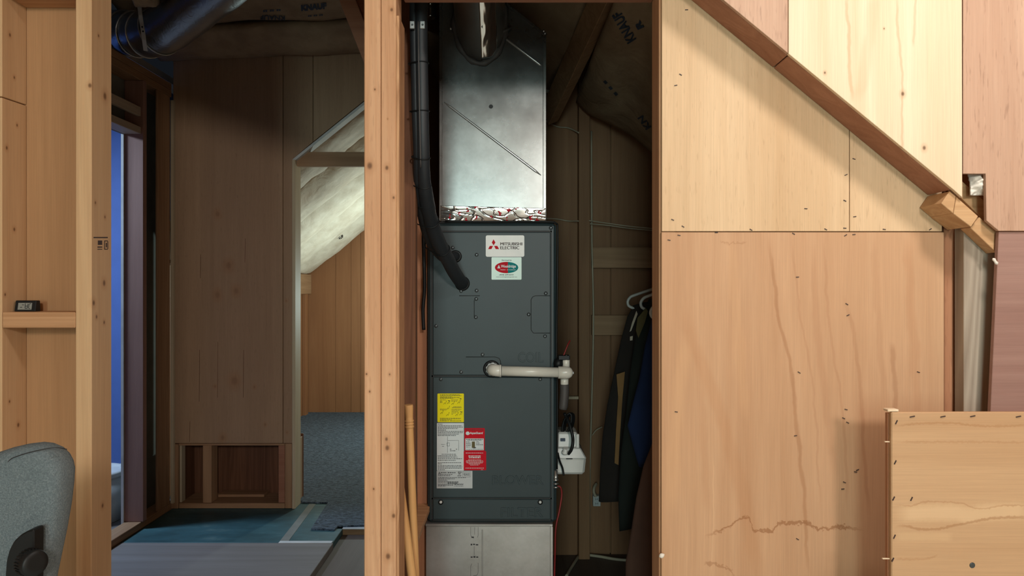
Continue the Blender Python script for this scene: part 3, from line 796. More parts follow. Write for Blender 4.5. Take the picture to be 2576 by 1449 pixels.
# ------------------------------------------------------------------ far room
wfa = thing('wall_far', (-1.3, 7.66, 0), 'amber plank wall at the end of the far carpeted room', 'wall', kind='structure')
seams = [700, 775, 844, 883, 907, 935, 965, 1000, 1040, 1100, 1200, 1300]
for i in range(len(seams) - 1):
    xa, xb = PX(seams[i], 7.65) + 0.0012, PX(seams[i + 1], 7.65) - 0.0012
    if i == 0: xa = -2.15
    za, zb = zr(xa) + 0.1, zr(xb) + 0.1
    obj('plank', MB().prism([(xa, 7.65, 0), (xb, 7.65, 0), (xb, 7.65, min(zb, 3.2)), (xa, 7.65, max(0.5, min(za, 3.2)))], (0, 0.02, 0), 0.0008), M['plank'], wfa)
obj('backing_board', MB().box(-2.6, 0.3, 7.675, 7.69, 0, 3.3), M['ink_br'], wfa)
wkn = thing('wall_knee', (-2.13, 6.0, 0), 'reddish knee wall along the left of the far room', 'wall', kind='structure')
obj('board', MB().box(-2.15, -2.125, 4.46, 7.64, 0.0, 1.52), M['plank'], wkn)
obj('rail', MB().box(-2.124, -2.085, 4.46, 7.64, 1.24, 1.44, 0.002), M['frame_y'], wkn)
for yy in (5.2, 6.0, 6.8, 7.45):
    obj('post', MB().box(-2.124, -2.09, yy, yy + 0.09, 0.0, 1.239, 0.002), M['plank'], wkn)
wrt = thing('wall_side', (0.3, 6.0, 0), 'plain right wall of the far room', 'wall', kind='structure')
obj('board', MB().box(-0.15, -0.1, 4.44, 7.65, 0, 3.2), M['back_ply'], wrt)
room('wall_end', MB().box(-0.34, -0.1, 4.40, 4.44, 0, 3.2), M['back_ply'], 'short end wall beside the far room', 'wall')

cp = MB()
tong = [FL(825, 1264, 0.008), FL(783, 1330, 0.008), FL(842, 1332, 0.008), FL(850, 1323, 0.008)]
cpts = [(-2.12, 4.46), (-1.27, 4.46), (-1.27, 4.44), (tong[0].x, tong[0].y), (tong[1].x, tong[1].y), (tong[2].x, tong[2].y), (tong[3].x, tong[3].y), (-0.37, 4.03), (-0.37, 4.39), (-0.16, 4.46), (-0.16, 7.64), (-2.12, 7.64)]
cp.prism([(a, b, 0.0005) for a, b in cpts], (0, 0, 0.009))
obj('carpet', cp, M['carpet'], None, None, 'dark grey loop carpet with a cut edge covering the far room floor', 'carpet')

# insulation batts
def batt(name, c00, c10, c11, c01, n, mat, label, group, th=0.09, bul=0.035, wr_amp=0.010, seed=0, nu=40, nv=14, prints=(), ws=(9, 22), cat='insulation', ptext_mat=None):
    c00, c10, c11, c01 = map(Vector, (c00, c10, c11, c01)); n = Vector(n).normalized()
    def base(u, v): return (c00 * (1 - u) + c10 * u) * (1 - v) + (c01 * (1 - u) + c11 * u) * v
    def front(u, v):
        p = base(u, v)
        e = min(1, 6 * min(u, 1 - u)) ** 0.5
        h = bul * (1 - abs(2 * v - 1) ** 2.5) * (0.7 + 0.3 * e)
        h += wr_amp * noise.noise(Vector((u * ws[0] + seed, v * ws[0] * 0.35, seed))) + 0.5 * wr_amp * noise.noise(Vector((u * ws[1] + v * 6 + seed, v * ws[1] * 0.25, seed + 3)))
        p = p + n * h
        return p
    root = thing(name, base(0.5, 0.5), label, cat, group)
    obj('facing', MB().solid_grid(front, nu, nv, lambda u, v: base(u, v) - n * th), mat, root)
    for (s, u0, u1, v0, v1, rot, bold) in prints:
        def place(u, v, d):
            return front(u0 + (u1 - u0) * u, v0 + (v1 - v0) * v) + n * 0.006
        obj('lettering', fit_text(s, place, bold, rot=rot), ptext_mat or M['ink_blue'], root)
    return root, front, n

def on_surface(front, n, px, py, off=0.004):
    """point of a batt surface that lies under a lettering corner"""
    def proj(u, v):
        p = front(u, v); return (1288 + F * p.x / p.y, 724.5 - F * (p.z - H) / p.y)
    best = min(((i / 12, j / 12) for i in range(13) for j in range(13)), key=lambda q: (proj(*q)[0] - px) ** 2 + (proj(*q)[1] - py) ** 2)
    u, v = best
    for _ in range(8):
        e = 0.01
        a = proj(u, v); b = proj(u + e, v); c = proj(u, v + e)
        j11, j12, j21, j22 = (b[0] - a[0]) / e, (c[0] - a[0]) / e, (b[1] - a[1]) / e, (c[1] - a[1]) / e
        d = j11 * j22 - j12 * j21
        if abs(d) < 1e-6: break
        rx, ry = px - a[0], py - a[1]
        u += max(-.2, min(.2, (j22 * rx - j12 * ry) / d)) * 0.8; v += max(-.2, min(.2, (j11 * ry - j21 * rx) / d)) * 0.8
        u = min(1, max(0, u)); v = min(1, max(0, v))
    return front(u, v) + n * off
def letter(B, txt, bl, br, tl, bold=0.03, mat='ink_blue', off=0.004):
    """lettering printed on batt B: baseline start, baseline end and top start"""
    root, front, n = B
    corners = [on_surface(front, n, *bl, off), on_surface(front, n, *br, off), on_surface(front, n, *tl, off)]
    def place(u, v, d):
        return on_surface(front, n, bl[0] + (br[0] - bl[0]) * u + (tl[0] - bl[0]) * v, bl[1] + (br[1] - bl[1]) * u + (tl[1] - bl[1]) * v, off)
    obj('lettering', fit_text(txt, place, bold), M[mat], root)

# far-room batts between rafters
nS = Vector((0.634, 0, -0.773))
bands = [(4.46, 5.03), (5.13, 5.73), (5.735, 6.36), (6.365, 6.99), (6.995, 7.63)]
for k, (ya, yb) in enumerate(bands):
    xa, xb = -2.11, -0.3
    lab = ['pale batt nearest the sloped doorway, before the exposed rafter', 'pale batt just behind the exposed rafter of the sloped ceiling',
           'third pale wrinkled batt of the sloped ceiling counted from the doorway', 'pale wrinkled batt second from the amber plank wall',
           'pale wrinkled batt lying against the amber plank wall'][k]
    pr = []
    if k >= 2:
        pr = []
    BB = batt('insulation_batt', (xa, ya, zr(xa)), (xb, ya, zr(xb)), (xb, yb, zr(xb)), (xa, yb, zr(xa)), nS, M['kraft_w'], lab, 'sloped batts of the far room', seed=k * 5.3, bul=0.10, wr_amp=0.014, nu=110, nv=24, prints=pr, ws=(10, 30))
    spots = {3: [(796, 566, 816, 552), (846, 531, 868, 516)], 4: [(803, 620, 824, 607), (842, 609, 864, 595)]}.get(k, [])
    for ax0, ay0, bx0, by0 in spots: letter(BB, 'KNAUF', (ax0, ay0), (bx0, by0), (ax0 - 3, ay0 - 6), 0.03, 'ink', 0.008)
def trim(n, mb, mat, label, cat='beam'): return obj('trim_%d' % n, mb, mat, None, 'structure', label, cat)
trim(1, MB().prism([(-2.12, 5.05, zr(-2.12) - 0.005), (-0.3, 5.05, zr(-0.3) - 0.005), (-0.3, 5.05, zr(-0.3) + 0.13), (-2.12, 5.05, zr(-2.12) + 0.13)], (0, 0.06, 0), 0.002), M['rough'], 'dark exposed rafter between the pale sloped batts')

# left-room ceiling batts
nD = Vector((0, -0.22, -1))
def lbatt(ya, yb, za0, za1, zb0, zb1, lab, seed, prints=()):
    return batt('insulation_batt', (-2.05, ya, za0), (-0.40, ya, za1), (-0.40, yb, zb1), (-2.05, yb, zb0), nD, M['kraft'], lab, 'brown-faced ceiling batts of the left room', seed=seed, th=0.04, bul=0.04, wr_amp=0.014, prints=prints, ws=(4, 9))
B1 = lbatt(4.315, 4.02, 2.63, 2.70, 2.70, 2.765, 'brown-faced ceiling batt lowest above the dark back wall', 1.0)
B2 = lbatt(3.985, 3.55, 2.715, 2.785, 2.86, 2.90, 'brown-faced ceiling batt with blue lettering in front of the lowest one', 4.0)
lbatt(3.50, 3.05, 2.88, 2.92, 2.93, 2.935, 'brown-faced ceiling batt nearest the open studs', 8.0)
trim(2, MB().beam(P(852, -60, 3.0), P(945, 175, 3.0), 0.062, 0.09, (0, 1, 0)), M['beam_red'], 'reddish diagonal brace left of the doubled studs')
trim(3, MB().beam(P(905, -60, 3.12), P(985, 155, 3.12), 0.10, 0.05, (0, 1, 0)), M['beam_red'], 'darker diagonal board just behind the reddish brace')

letter(B2, 'KNAUF', (758, 27), (822, 21), (757, 11), 0.06)
letter(B2, 'KNAUF', (717, 38), (655, 36), (717, 50))
letter(B2, '-- -- --', (775, 41), (812, 38), (775, 37), 0.0)
letter(B2, '-- -- --', (662, 29), (706, 26), (662, 24), 0.0)
# foil duct with elbow and hanger strap
dc = thing('foil_duct', P(375, 80, 3.75), 'dark foil-wrapped round duct with an elbow high in the left room', 'duct')
pts = [P(760, -205, 3.05), P(650, -112, 3.25), P(545, -26, 3.45), P(462, 40, 3.58), P(418, 72, 3.66), P(378, 86, 3.73), P(338, 86, 3.80), P(300, 82, 3.86), P(200, 74, 3.92)]
def resample(pts, k):
    out = []
    for i in range(len(pts) - 1):
        p0 = pts[max(i - 1, 0)]; p1 = pts[i]; p2 = pts[i + 1]; p3 = pts[min(i + 2, len(pts) - 1)]
        for j in range(k):
            s = j / k
            out.append(0.5 * ((2 * p1) + (p2 - p0) * s + (2 * p0 - 5 * p1 + 4 * p2 - p3) * s * s + (3 * p1 - p0 - 3 * p2 + p3) * s ** 3))
    out.append(pts[-1]); return out
rp = resample(pts, 5)
obj('sleeve', MB().tube(rp, [0.112 + 0.005 * noise.noise(p * 14) for p in rp], 28), M['foil_dk'], dc)
def ring(c, ax, r, tr, n=28, sq=1.0):
    ax = Vector(ax).normalized(); u = ax.orthogonal().normalized(); q = ax.cross(u)
    return [Vector(c) + (u * math.cos(2 * math.pi * k / n) + q * math.sin(2 * math.pi * k / n)) * r for k in range(n)]
for i in (22, 26, 29, 33):
    obj('elbow_seam', MB().tube(ring(rp[i], rp[i + 1] - rp[i - 1], 0.114, 0), 0.005, 6, closed=True), M['metal'], dc)
sm = [p + Vector((-0.035, -0.105, 0.02)) for p in rp[3:14]]
obj('foil_seam', MB().tube(sm, 0.004, 6), M['foil'], dc)
st = MB()
sx = P(356, 80, 3.78)
for k in range(16):
    a0 = R(200 + k * 10); 
top = P(347, -10, 3.59)
strip_pts = [top, P(354, 45, 3.565), P(359, 75, 3.555), P(362, 100, 3.565), P(366, 128, 3.60)]
vs = []
for p in strip_pts: vs += [p + Vector((-0.010, 0, 0.002)), p + Vector((0.010, 0, -0.002)), p + Vector((0.010, 0.002, -0.002)), p + Vector((-0.010, 0.002, 0.002))]
fs = []
for i in range(len(strip_pts) - 1):
    for k in range(4): fs.append([i * 4 + k, i * 4 + (k + 1) % 4, i * 4 + 4 + (k + 1) % 4, i * 4 + 4 + k])
fs += [[0, 1, 2, 3], [16, 17, 18, 19]]
sroot = obj('hanger_strap', MB().add(vs, fs), M['drywall_w'], dc, label='perforated metal hanger strap')
hl = MB()
for (px, py) in ((358, 68), (360, 79)):
    hl.lathe(P(px, py, 3.5535), (0, -1, 0), [(0.0, 0.004), (0.002, 0.004)], 10)
obj('punched_hole', hl, M['black'], sroot)
batt('insulation_batt', P(330, -40, 3.4), P(400, -40, 3.4), P(392, 18, 3.45), P(340, 18, 3.45), (0, -0.8, -0.6), M['kraft'], 'small rounded batt end above the foil duct elbow', None, th=0.06, bul=0.03, nu=12, nv=8)

# ------------------------------------------------------------------ equipment closet shell
YC = 3.58
wc = thing('wall_closet', (0.5, YC, 0), 'dim plywood and stud back wall of the equipment closet', 'wall', kind='structure')
def cbox(name, px0, px1, py0, py1, y0, th, mat, label=None, par=None):
    return obj(name, MB().box(PX(px0, y0), PX(px1, y0), y0, y0 + th, max(0, PZ(py1, y0)), PZ(py0, y0), 0.001), mat, par or wc, label=label)
cbox('plywood_panel', 1100, 1453, 0, 1460, YC, 0.012, M['closet_ply'])
cbox('plywood_panel', 1455, 1534, 0, 1460, YC + 0.01, 0.012, M['closet_ply'])
cbox('plywood_panel', 1537, 1980, 0, 1460, YC + 0.01, 0.012, M['closet_ply'])
obj('stud', MB().box(PX(1456, YC - 0.06), PX(1484, YC - 0.06), YC - 0.06, YC - 0.001, 0, 2.97, 0.002), M['closet_ply'], wc)
cbox('blocking', 1489, 1760, 622, 674, YC - 0.035, 0.034, M['frame_x'])
cbox('blocking', 1489, 1760, 793, 843, YC - 0.035, 0.034, M['frame_x'])
obj('outer_board', MB().box(-0.34, 1.42, YC + 0.03, YC + 0.05, 0, 2.98), M['closet_ply'], wc)
room('wall_outer', MB().box(1.40, 1.42, 1.85, YC + 0.03, 0, 2.98), M['closet_ply'], 'hidden right side wall of the equipment closet', 'wall')
obj('yellow_block', MB().box(PX(1428, 3.56), PX(1456, 3.56), 3.54, 3.579, PZ(1003, 3.56), PZ(996, 3.56), 0.001), M['cream'], wc)
def cable(name, pts, r, mat, label=None, cat=None, parent=None, k=6):
    return obj(name, MB().tube(resample([Vector(p) for p in pts], k), r, 8), mat, parent, None, label, cat)
cable('cable', [P(1482, 555, 3.50), P(1530, 562, 3.535), P(1590, 570, 3.535), P(1700, 580, 3.535)], 0.0028, M['cable_w'], 'upper of two pale cables crossing the closet back wall above the blocking', 'cable')
cable('cable', [P(1484, 563, 3.50), P(1530, 567, 3.53), P(1590, 575, 3.53), P(1700, 584, 3.53)], 0.0028, M['cable_w'], 'lower of two pale cables crossing the closet back wall above the blocking', 'cable')
cable('cable', [P(1360, 549, 3.57), P(1400, 551, 3.57), P(1430, 556, 3.57), P(1455, 556, 3.515)], 0.0031, M['cable_w'], 'pale cable crossing the panel between the plenum and the closet stud', 'cable')
cable('cable', [P(1488, 330, 3.57), P(1489, 600, 3.535), P(1493, 800, 3.53), P(1489, 1000, 3.535), P(1484, 1180, 3.56), P(1482, 1380, 3.57)], 0.0042, M['cable_w'], 'tan cable running down the wall right of the closet stud', 'cable')
cable('cable', [P(1366, 300, 3.57), P(1400, 318, 3.57), P(1430, 322, 3.57), P(1456, 334, 3.515)], 0.0035, M['cable_w'], 'dim cable arching across the wall high beside the plenum', 'cable')
cable('cable', [P(1490, 1095, 3.55), P(1500, 1082, 3.54), P(1515, 1074, 3.53)], 0.0028, M['cable_w'], 'short pale cable end curving up beside the hanging coats', 'cable')
cable('cable', [FL(1425, 1449, 0.006), FL(1437, 1428, 0.006), FL(1455, 1400, 0.006)], 0.007, M['cable_w'], 'white cable on the closet floor left of the stud', 'cable')
cable('cable', [FL(1480, 1396, 0.006), FL(1510, 1400, 0.006), FL(1560, 1408, 0.006), FL(1640, 1412, 0.006)], 0.007, M['cable_w'], 'white cable on the closet floor right of the stud', 'cable')

# closet roof insulation
n1 = Vector((-0.45, -0.45, -0.77))
B3 = batt('insulation_batt', P(1560, -30, 2.35), P(1790, -60, 2.15), P(1730, 440, 3.25), P(1448, 258, 3.50), n1, M['kraft'], 'large brown-faced batt with slanted blue lettering right of the closet brace', None, bul=0.06, wr_amp=0.03, nu=24, nv=24, ws=(3, 7), th=0.06)
n2 = Vector((0.1, -0.6, -0.8))
batt('insulation_batt', P(1225, -40, 2.75), P(1555, -40, 2.6), P(1425, 245, 3.5), P(1330, 230, 3.52), n2, M['kraft'], 'brown-faced batt above the sloped corner of the plenum', None, bul=0.08, wr_amp=0.03, nu=20, nv=20, ws=(3, 7), th=0.06)
trim(4, MB().beam(P(1540, -50, 2.45), P(1382, 290, 3.45), 0.085, 0.05, (0.3, 1, 0)), M['frame_x'], 'slanting brace under the closet roof right of the plenum')
letter(B3, 'KNAUF', (1602, 96), (1562, 24), (1580, 110))
letter(B3, 'R', (1622, 66), (1610, 48), (1606, 74), 0.05)
letter(B3, '- - -', (1556, 236), (1524, 200), (1550, 240), 0.02)
letter(B3, 'KN', (1640, 318), (1618, 288), (1626, 326))
# scrap behind the plenum; white wool stands in for far-room light on it
fs_ = MB()
def ff(u, v):
    p = P(1370 + 45 * u, 172 + 55 * v, 3.40)
    p.y += 0.05 * v + 0.03 * noise.noise(Vector((u * 4, v * 4, 2)))
    p.x += 0.02 * noise.noise(Vector((v * 5, u * 3, 7)))
    return p
fs_.solid_grid(ff, 12, 12, lambda u, v: ff(u, v) + Vector((0, 0.02, 0.01)))
obj('insulation_scrap', fs_, M['wool'], None, None, 'crumpled insulation scrap, coloured white as if lit, behind the right edge of the plenum', 'insulation')

# ------------------------------------------------------------------ air handler
YH = 2.46
ah = thing('air_handler', (PX(1237, YH), 2.73, PZ(1315, YH)), 'dark grey upright air handler cabinet covered with stickers', 'air handler')
cb = MB()
cb.box(PX(1075, YH), PX(1400, YH), YH, 3.0, PZ(1315, YH), PZ(561, YH), 0.010)
obj('cabinet', cb, M['steel'], ah)
YF = YH - 0.004
pc = obj('coil_panel', MB().box(PX(1089, YF), PX(1385, YF), YF, YH + 0.002, PZ(944, YF), PZ(584, YF), 0.0022), M['steel'], ah)
pb = obj('blower_panel', MB().box(PX(1089, YF), PX(1385, YF), YF, YH + 0.002, PZ(1252, YF), PZ(948.5, YF), 0.0022), M['steel'], ah)
pf = obj('filter_panel', MB().box(PX(1089, YF), PX(1385, YF), YF, YH + 0.002, PZ(1307, YF), PZ(1256, YF), 0.0022), M['steel'], ah)
gp = MB()
for (x0, x1, y0, y1) in ((1086, 1388, 580, 584), (1085, 1089, 580, 1309), (1385, 1388, 580, 1309), (1086, 1388, 944, 948.5), (1086, 1388, 1252, 1256), (1086, 1388, 1307, 1310)):
    gp.box(PX(x0, YH), PX(x1, YH), YH - 0.0006, YH + 0.001, PZ(y1, YH), PZ(y0, YH))
obj('panel_gap', gp, M['steel_in'], ah)
obj('top_rim', MB().box(PX(1080, YH), PX(1395, YH), YH + 0.005, 2.99, PZ(561, YH), PZ(558, YH)), M['black'], ah)
def screw(px, py, par, mat='screw', r=0.0052):
    o = obj('screw', MB().lathe(P(px, py, YF), (0, -1, 0), [(0, r * 1.25), (0.0015, r * 1.2), (0.0015, r), (0.004, r * 0.8), (0.0042, 0.0012)], 12), M[mat], par)
    return o
for (px, py) in ((1139, 623), (1199, 641), (1199, 731), (1160, 732), (1198, 752), (1197, 798), (1097, 820), (1373, 738), (1330, 791), (1371, 846), (1214, 892), (1160, 936)):
    screw(px, py, pc)
for (px, py) in ((1109, 954), (1359, 954)): screw(px, py, pb)
screw(1386, 573, ah)
for px in (1109, 1359):
    k = obj('knob', MB().lathe(P(px, 1263, YF), (0, -1, 0), [(0, 0.0085), (0.003, 0.0085), (0.003, 0.0052)], 16), M['black'], pf)
    obj('knob_cap', MB().lathe(P(px, 1263, YF - 0.003), (0, -1, 0), [(0, 0.005), (0.003, 0.004)], 12), M['white_pl'], pf)
def outline(name, pts, par):
    obj(name, MB().tube([P(a, b, YF) for a, b in pts], 0.0011, 6), M['steel_in'], par)
outline('pressed_outline', [(1155, 744), (1207, 744)], pc)
outline('pressed_outline', [(1193, 755), (1193, 800)], pc)
outline('pressed_outline', [(1384, 744), (1347, 744), (1340, 747), (1336, 754), (1336, 830), (1342, 838), (1384, 838)], pc)
outline('pressed_outline', [(1172, 898), (1245, 898), (1255, 901), (1259, 908), (1260, 918)], pc)
def emboss(s, px0, px1, py0, py1, par):
    put_text('embossed_word', s, px0, px1, py0, py1, YF - 0.0002, M['steel'], par, bold=-0.02, depth=0.0012, bevel=0.012)
def emboss2(s, px0, px1, py0, py1, par):
    a, b = P(px0, py1, YF), P(px1, py0, YF)
    vs, fs = textmesh(s, -0.01, 0, 0.05, 0.02)
    x0, x1 = min(v.x for v in vs), max(v.x for v in vs); y0, y1 = min(v.y for v in vs), max(v.y for v in vs)
    z0, z1 = min(v.z for v in vs), max(v.z for v in vs)
    mb = MB().add([Vector((a.x + (b.x - a.x) * (v.x - x0) / (x1 - x0), YF + 0.0005 - 0.0035 * (v.z - z0) / (z1 - z0), a.z + (b.z - a.z) * (v.y - y0) / (y1 - y0))) for v in vs], fs)
    obj('embossed_word', mb, M['steel'], par)
emboss2('COIL', 1303, 1367, 886, 911, pc)
emboss2('BLOWER', 1239, 1367, 1196, 1219, pb)
emboss2('FILTER', 1260, 1366, 1277, 1300, pf)

# stickers
YL = YF - 0.0006
def plate(name, px0, px1, py0, py1, mat, par, rpx=3, th=0.0005, label=None, Y=None):
    Y = Y or YL
    pts = []
    for cx, cy, a0 in ((px1 - rpx, py0 + rpx, 0), (px0 + rpx, py0 + rpx, 90), (px0 + rpx, py1 - rpx, 180), (px1 - rpx, py1 - rpx, 270)):
        for k in range(4):
            a = R(a0 + 30 * k); pts.append((cx + rpx * math.cos(a), cy - rpx * math.sin(a)))
    return obj(name, MB().prism([P(a, b, Y) for a, b in pts], (0, th, 0)), mat, par, label=label)
def poly(name, pts, mat, par, Y):
    return obj(name, MB().add([P(a, b, Y) for a, b in pts], [list(range(len(pts)))]), mat, par)
YT = YL - 0.0008
def silver_badge():
    m, nt, b = newmat('badge silver')
    g = N(nt, 'ShaderNodeNewGeometry')
    b.inputs['Base Color'].default_value = C(186, 184, 180); b.inputs['Metallic'].default_value = 0.45; b.inputs['Roughness'].default_value = 0.5
    bump(nt, b, noise_(nt, g.outputs['Position'], 30, 2), 0.15, 0.01)
    return m
M['badge'] = silver_badge()
bd = plate('badge', 1222, 1319, 592, 646, M['badge'], pc, 4, label='silver maker badge with a red three-diamond emblem')
S = lambda x, y: (1210 + x * 120 / 1338, 580 + y * 130 / 1449)
for q in ([(353, 247), (405, 335), (353, 415), (303, 335)], [(245, 430), (338, 430), (293, 520), (200, 520)], [(368, 430), (460, 430), (507, 520), (413, 520)]):
    obj('emblem_diamond', MB().prism([P(*S(*p), YL - 0.0006) for p in q], (0, 0.0005, 0)), M['red'], bd)
x0, y0 = S(545, 332); x1, y1 = S(1155, 415)
for dx in (-0.35, 0.35): put_text('lettering', 'MITSUBISHI', x0 + dx, x1 + dx, y0, y1, YT - 0.0001 * dx, M['ink_br'], bd, 0.0)
x0, y0 = S(545, 440); x1, y1 = S(1072, 525)
for dx in (-0.35, 0.35): put_text('lettering', 'ELECTRIC', x0 + dx, x1 + dx, y0, y1, YT - 0.0001 * dx, M['ink_br'], bd, 0.0)
sv = plate('service_sticker', 1236.5, 1312, 647, 703.5, M['mint'], pc, 2, label='pale service sticker with a red and teal oval')
def half_oval(x_from, x_to):
    cx, cy, ax, ay = 718, 1037, 328, 158
    up = []; lo = []
    for k in range(25):
        xx = x_from + (x_to - x_from) * k / 24
        h = ay * math.sqrt(max(0, 1 - ((xx - cx) / ax) ** 2))
        up.append((xx, cy - h)); lo.append((xx, cy + h))
    return [S(*p) for p in up + lo[::-1]]
poly('oval_print', half_oval(391, 755), M['red'], sv, YL - 0.0006)
poly('oval_print', half_oval(755, 1045), M['teal_lab'], sv, YL - 0.0006)
for (s, a, b, c, d, mt, bo, shx) in (('Serviced by', 575, 865, 810, 862, 'ink', 0.01, 0.3), ('Wooldridge', 560, 980, 960, 1065, 'wht', 0.03, 0.1), ('Heating', 545, 692, 1085, 1118, 'wht', 0.02, 0.2),
                                 ('Air Conditioning', 725, 975, 1087, 1118, 'wht', 0.02, 0.2), ('(434) 239-0373', 512, 912, 1222, 1268, 'ink', 0.02, 0.3), ('www.wooldridgeheatingandair.com', 425, 1010, 1288, 1318, 'ink', 0.01, 0.0)):
    xa, ya = S(a, c); xb, yb = S(b, d)
    put_text('lettering', s, xa, xb, ya, yb, YT, M[mt], sv, bo, shx)
xa, ya = S(455, 960); xb, yb = S(545, 1060)
poly('emblem_mark', [(xa, yb), ((xa + xb) / 2, ya), (xb, yb)], M['wht'], sv, YT)

def lines(name, rows, mat, par, seed=1, hgt=0.9):
    """printed lines of small type: (x0, x1, y, height) in pixels, broken into words"""
    rg = random.Random(seed); mb = MB()
    for (xa, xb, y, h) in rows:
        xx = xa
        while xx < xb:
            wd = rg.uniform(2.2, 6.0); e = min(xx + wd, xb)
            mb.add([P(xx, y + h / 2, YT), P(e, y + h / 2, YT), P(e, y - h / 2, YT), P(xx, y - h / 2, YT)], [[0, 1, 2, 3]])
            xx = e + rg.uniform(0.7, 1.3)
    return obj(name, mb, mat, par, kind='stuff')
yl = plate('yellow_sticker', 1100.5, 1167, 990, 1062, M['yellow'], pb, 2, label='yellow instruction sticker')
lines('small_print', [(1107, 1156, 993, 1.3), (1107, 1161, 995.3, 1.3), (1107, 1138, 998, 1), (1107, 1157, 1000.2, 1.3), (1107, 1141, 1002, 1.2), (1107, 1122, 1006, 1), (1107, 1113, 1009, 1), (1107, 1113, 1011, 1), (1107, 1113, 1013, 1),
    (1135, 1152, 1006, 1), (1135, 1150, 1009, 1), (1140, 1161, 1023.5, 1.2), (1137, 1161, 1025.5, 1.2), (1107, 1124, 1029, 1), (1107, 1123, 1031.5, 1), (1136, 1161, 1030, 1.2), (1136, 1155, 1033, 1), (1136, 1152, 1036, 1), (1136, 1147, 1039, 1), (1136, 1140, 1042, 1),
    (1107, 1160, 1052, 1), (1107, 1159, 1054, 1), (1107, 1136, 1056, 1), (1107, 1130, 1058.5, 1.3), (1132, 1160, 1058.5, 1.3)], M['ink_y'], yl)
dg = MB()
for (cx, cy) in ((1120, 1013), (1129, 1012), (1140, 1014), (1155, 1011), (1128, 1026), (1112, 1037), (1150, 1042), (1160, 1040), (1127, 1042)):
    dg.tube([P(cx - 4, cy + 4, YT), P(cx - 1, cy, YT), P(cx + 1, cy + 3, YT), P(cx + 3, cy - 5, YT)], 0.0007, 5)
for (cx, cy) in ((1129, 1008), (1160, 1036), (1159, 1003)):
    dg.add([P(cx - 2.5, cy - 1.5, YT), P(cx + 2.5, cy, YT), P(cx + 1, cy + 2, YT), P(cx - 2, cy + 0.5, YT)], [[0, 1, 2, 3]])
obj('diagram', dg, M['ink_y'], yl, kind='stuff')
wtl = plate('white_sticker', 1099, 1167, 1064, 1184, M['wht'], pb, 1.5, label='tall white instruction sticker')
lines('small_print', [(1101, 1113, 1067, 1.2)] + [(1101, x, y, 1.3) for x, y in ((1162, 1071), (1164, 1074.5), (1152, 1078), (1122, 1081.5), (1165, 1085), (1164, 1088.5), (1154, 1092), (1147, 1095.5), (1149, 1146.5), (1151, 1150), (1163, 1154), (1147, 1158), (1161, 1164), (1112, 1167), (1162, 1171), (1163, 1174.5), (1162, 1178), (1120, 1181.5))] + [(1111, 1148, 1142.5, 1.2), (1110, 1120, 1118, 0.8), (1112, 1117, 1122.5, 0.8), (1132, 1147, 1134, 1.4), (1132, 1136, 1130, 1.4), (1147, 1150, 1130, 1.4)], M['ink'], wtl, 3)
dg = MB()
for q in ([(1126, 1098), (1126, 1139)], [(1124.5, 1114), (1131, 1114), (1131, 1122), (1124.5, 1122), (1124.5, 1114)], [(1127, 1108), (1154, 1108), (1154, 1133)]):
    dg.tube([P(a, b, YT) for a, b in q], 0.0005, 4)
obj('diagram', dg, M['ink'], wtl, kind='stuff')
r1 = plate('red_sticker', 1168.5, 1219.5, 1077, 1134, M['red'], pb, 1.5, label='red attention sticker with a white inset')
put_text('lettering', 'A T T E N T I O N', 1172, 1215, 1079.5, 1083, YT, M['ink_br'], r1, 0.03)
put_text('lettering', 'AquaGuard', 1181, 1215, 1086.5, 1093.5, YT, M['wht'], r1, 0.04, 0.2)
obj('drop_emblem', MB().add([P(1176.5 + 5 * math.cos(R(a)), 1090 + 4.6 * math.sin(R(a)), YT) for a in range(0, 360, 24)], [list(range(15))]), M['wht'], r1)
ins = plate('inset', 1170.5, 1217, 1103, 1132.5, M['wht'], r1, 1, Y=YL - 0.0004)
lines('small_print', [(1172, 1215, 1105.3, 1.3), (1176, 1211, 1107.3, 1.2), (1172.5, 1181, 1111, 1), (1172.5, 1184, 1114, 1), (1172.5, 1184.5, 1116, 1), (1172.5, 1184.5, 1119, 1), (1172.5, 1184, 1121, 1), (1172.5, 1183, 1124.5, 1), (1198, 1204, 1111.3, 1.2), (1198, 1206, 1114.7, 1.2), (1198, 1215, 1118.8, 1.4), (1172, 1215, 1130.3, 0.9)], M['ink'], ins, 5)
poly('device_picture', [(1187, 1111), (1194.5, 1110.5), (1195, 1125.5), (1187, 1126.5)], M['olive_cloth'], ins, YT)
poly('device_picture', [(1187, 1127), (1197, 1125), (1198, 1127), (1193, 1128)], M['ink'], ins, YT - 0.0001)
r2 = plate('red_sticker', 1166.5, 1223, 1134.5, 1183, M['red'], pb, 1.5, label='plain red notice sticker with white type', Y=YL - 0.0003)
lines('small_print', [(1171.5, 1216, 1139.7, 1.3), (1178.5, 1210, 1147.3, 2.6), (1179.5, 1209, 1151.3, 2.6), (1178, 1210, 1156.5, 1), (1172.5, 1215, 1159.3, 1), (1172, 1216, 1162, 1), (1174, 1214, 1164.7, 1), (1179.5, 1208.5, 1167.3, 1), (1183, 1204.5, 1170, 1), (1171, 1217, 1177.7, 1.3), (1210, 1216, 1181.7, 0.8)], M['wht'], r2, 6)
gr = plate('rating_plate', 1098.5, 1188.5, 1184.5, 1228.5, M['silverlab'], pb, 1, label='grey rating plate of fine print')
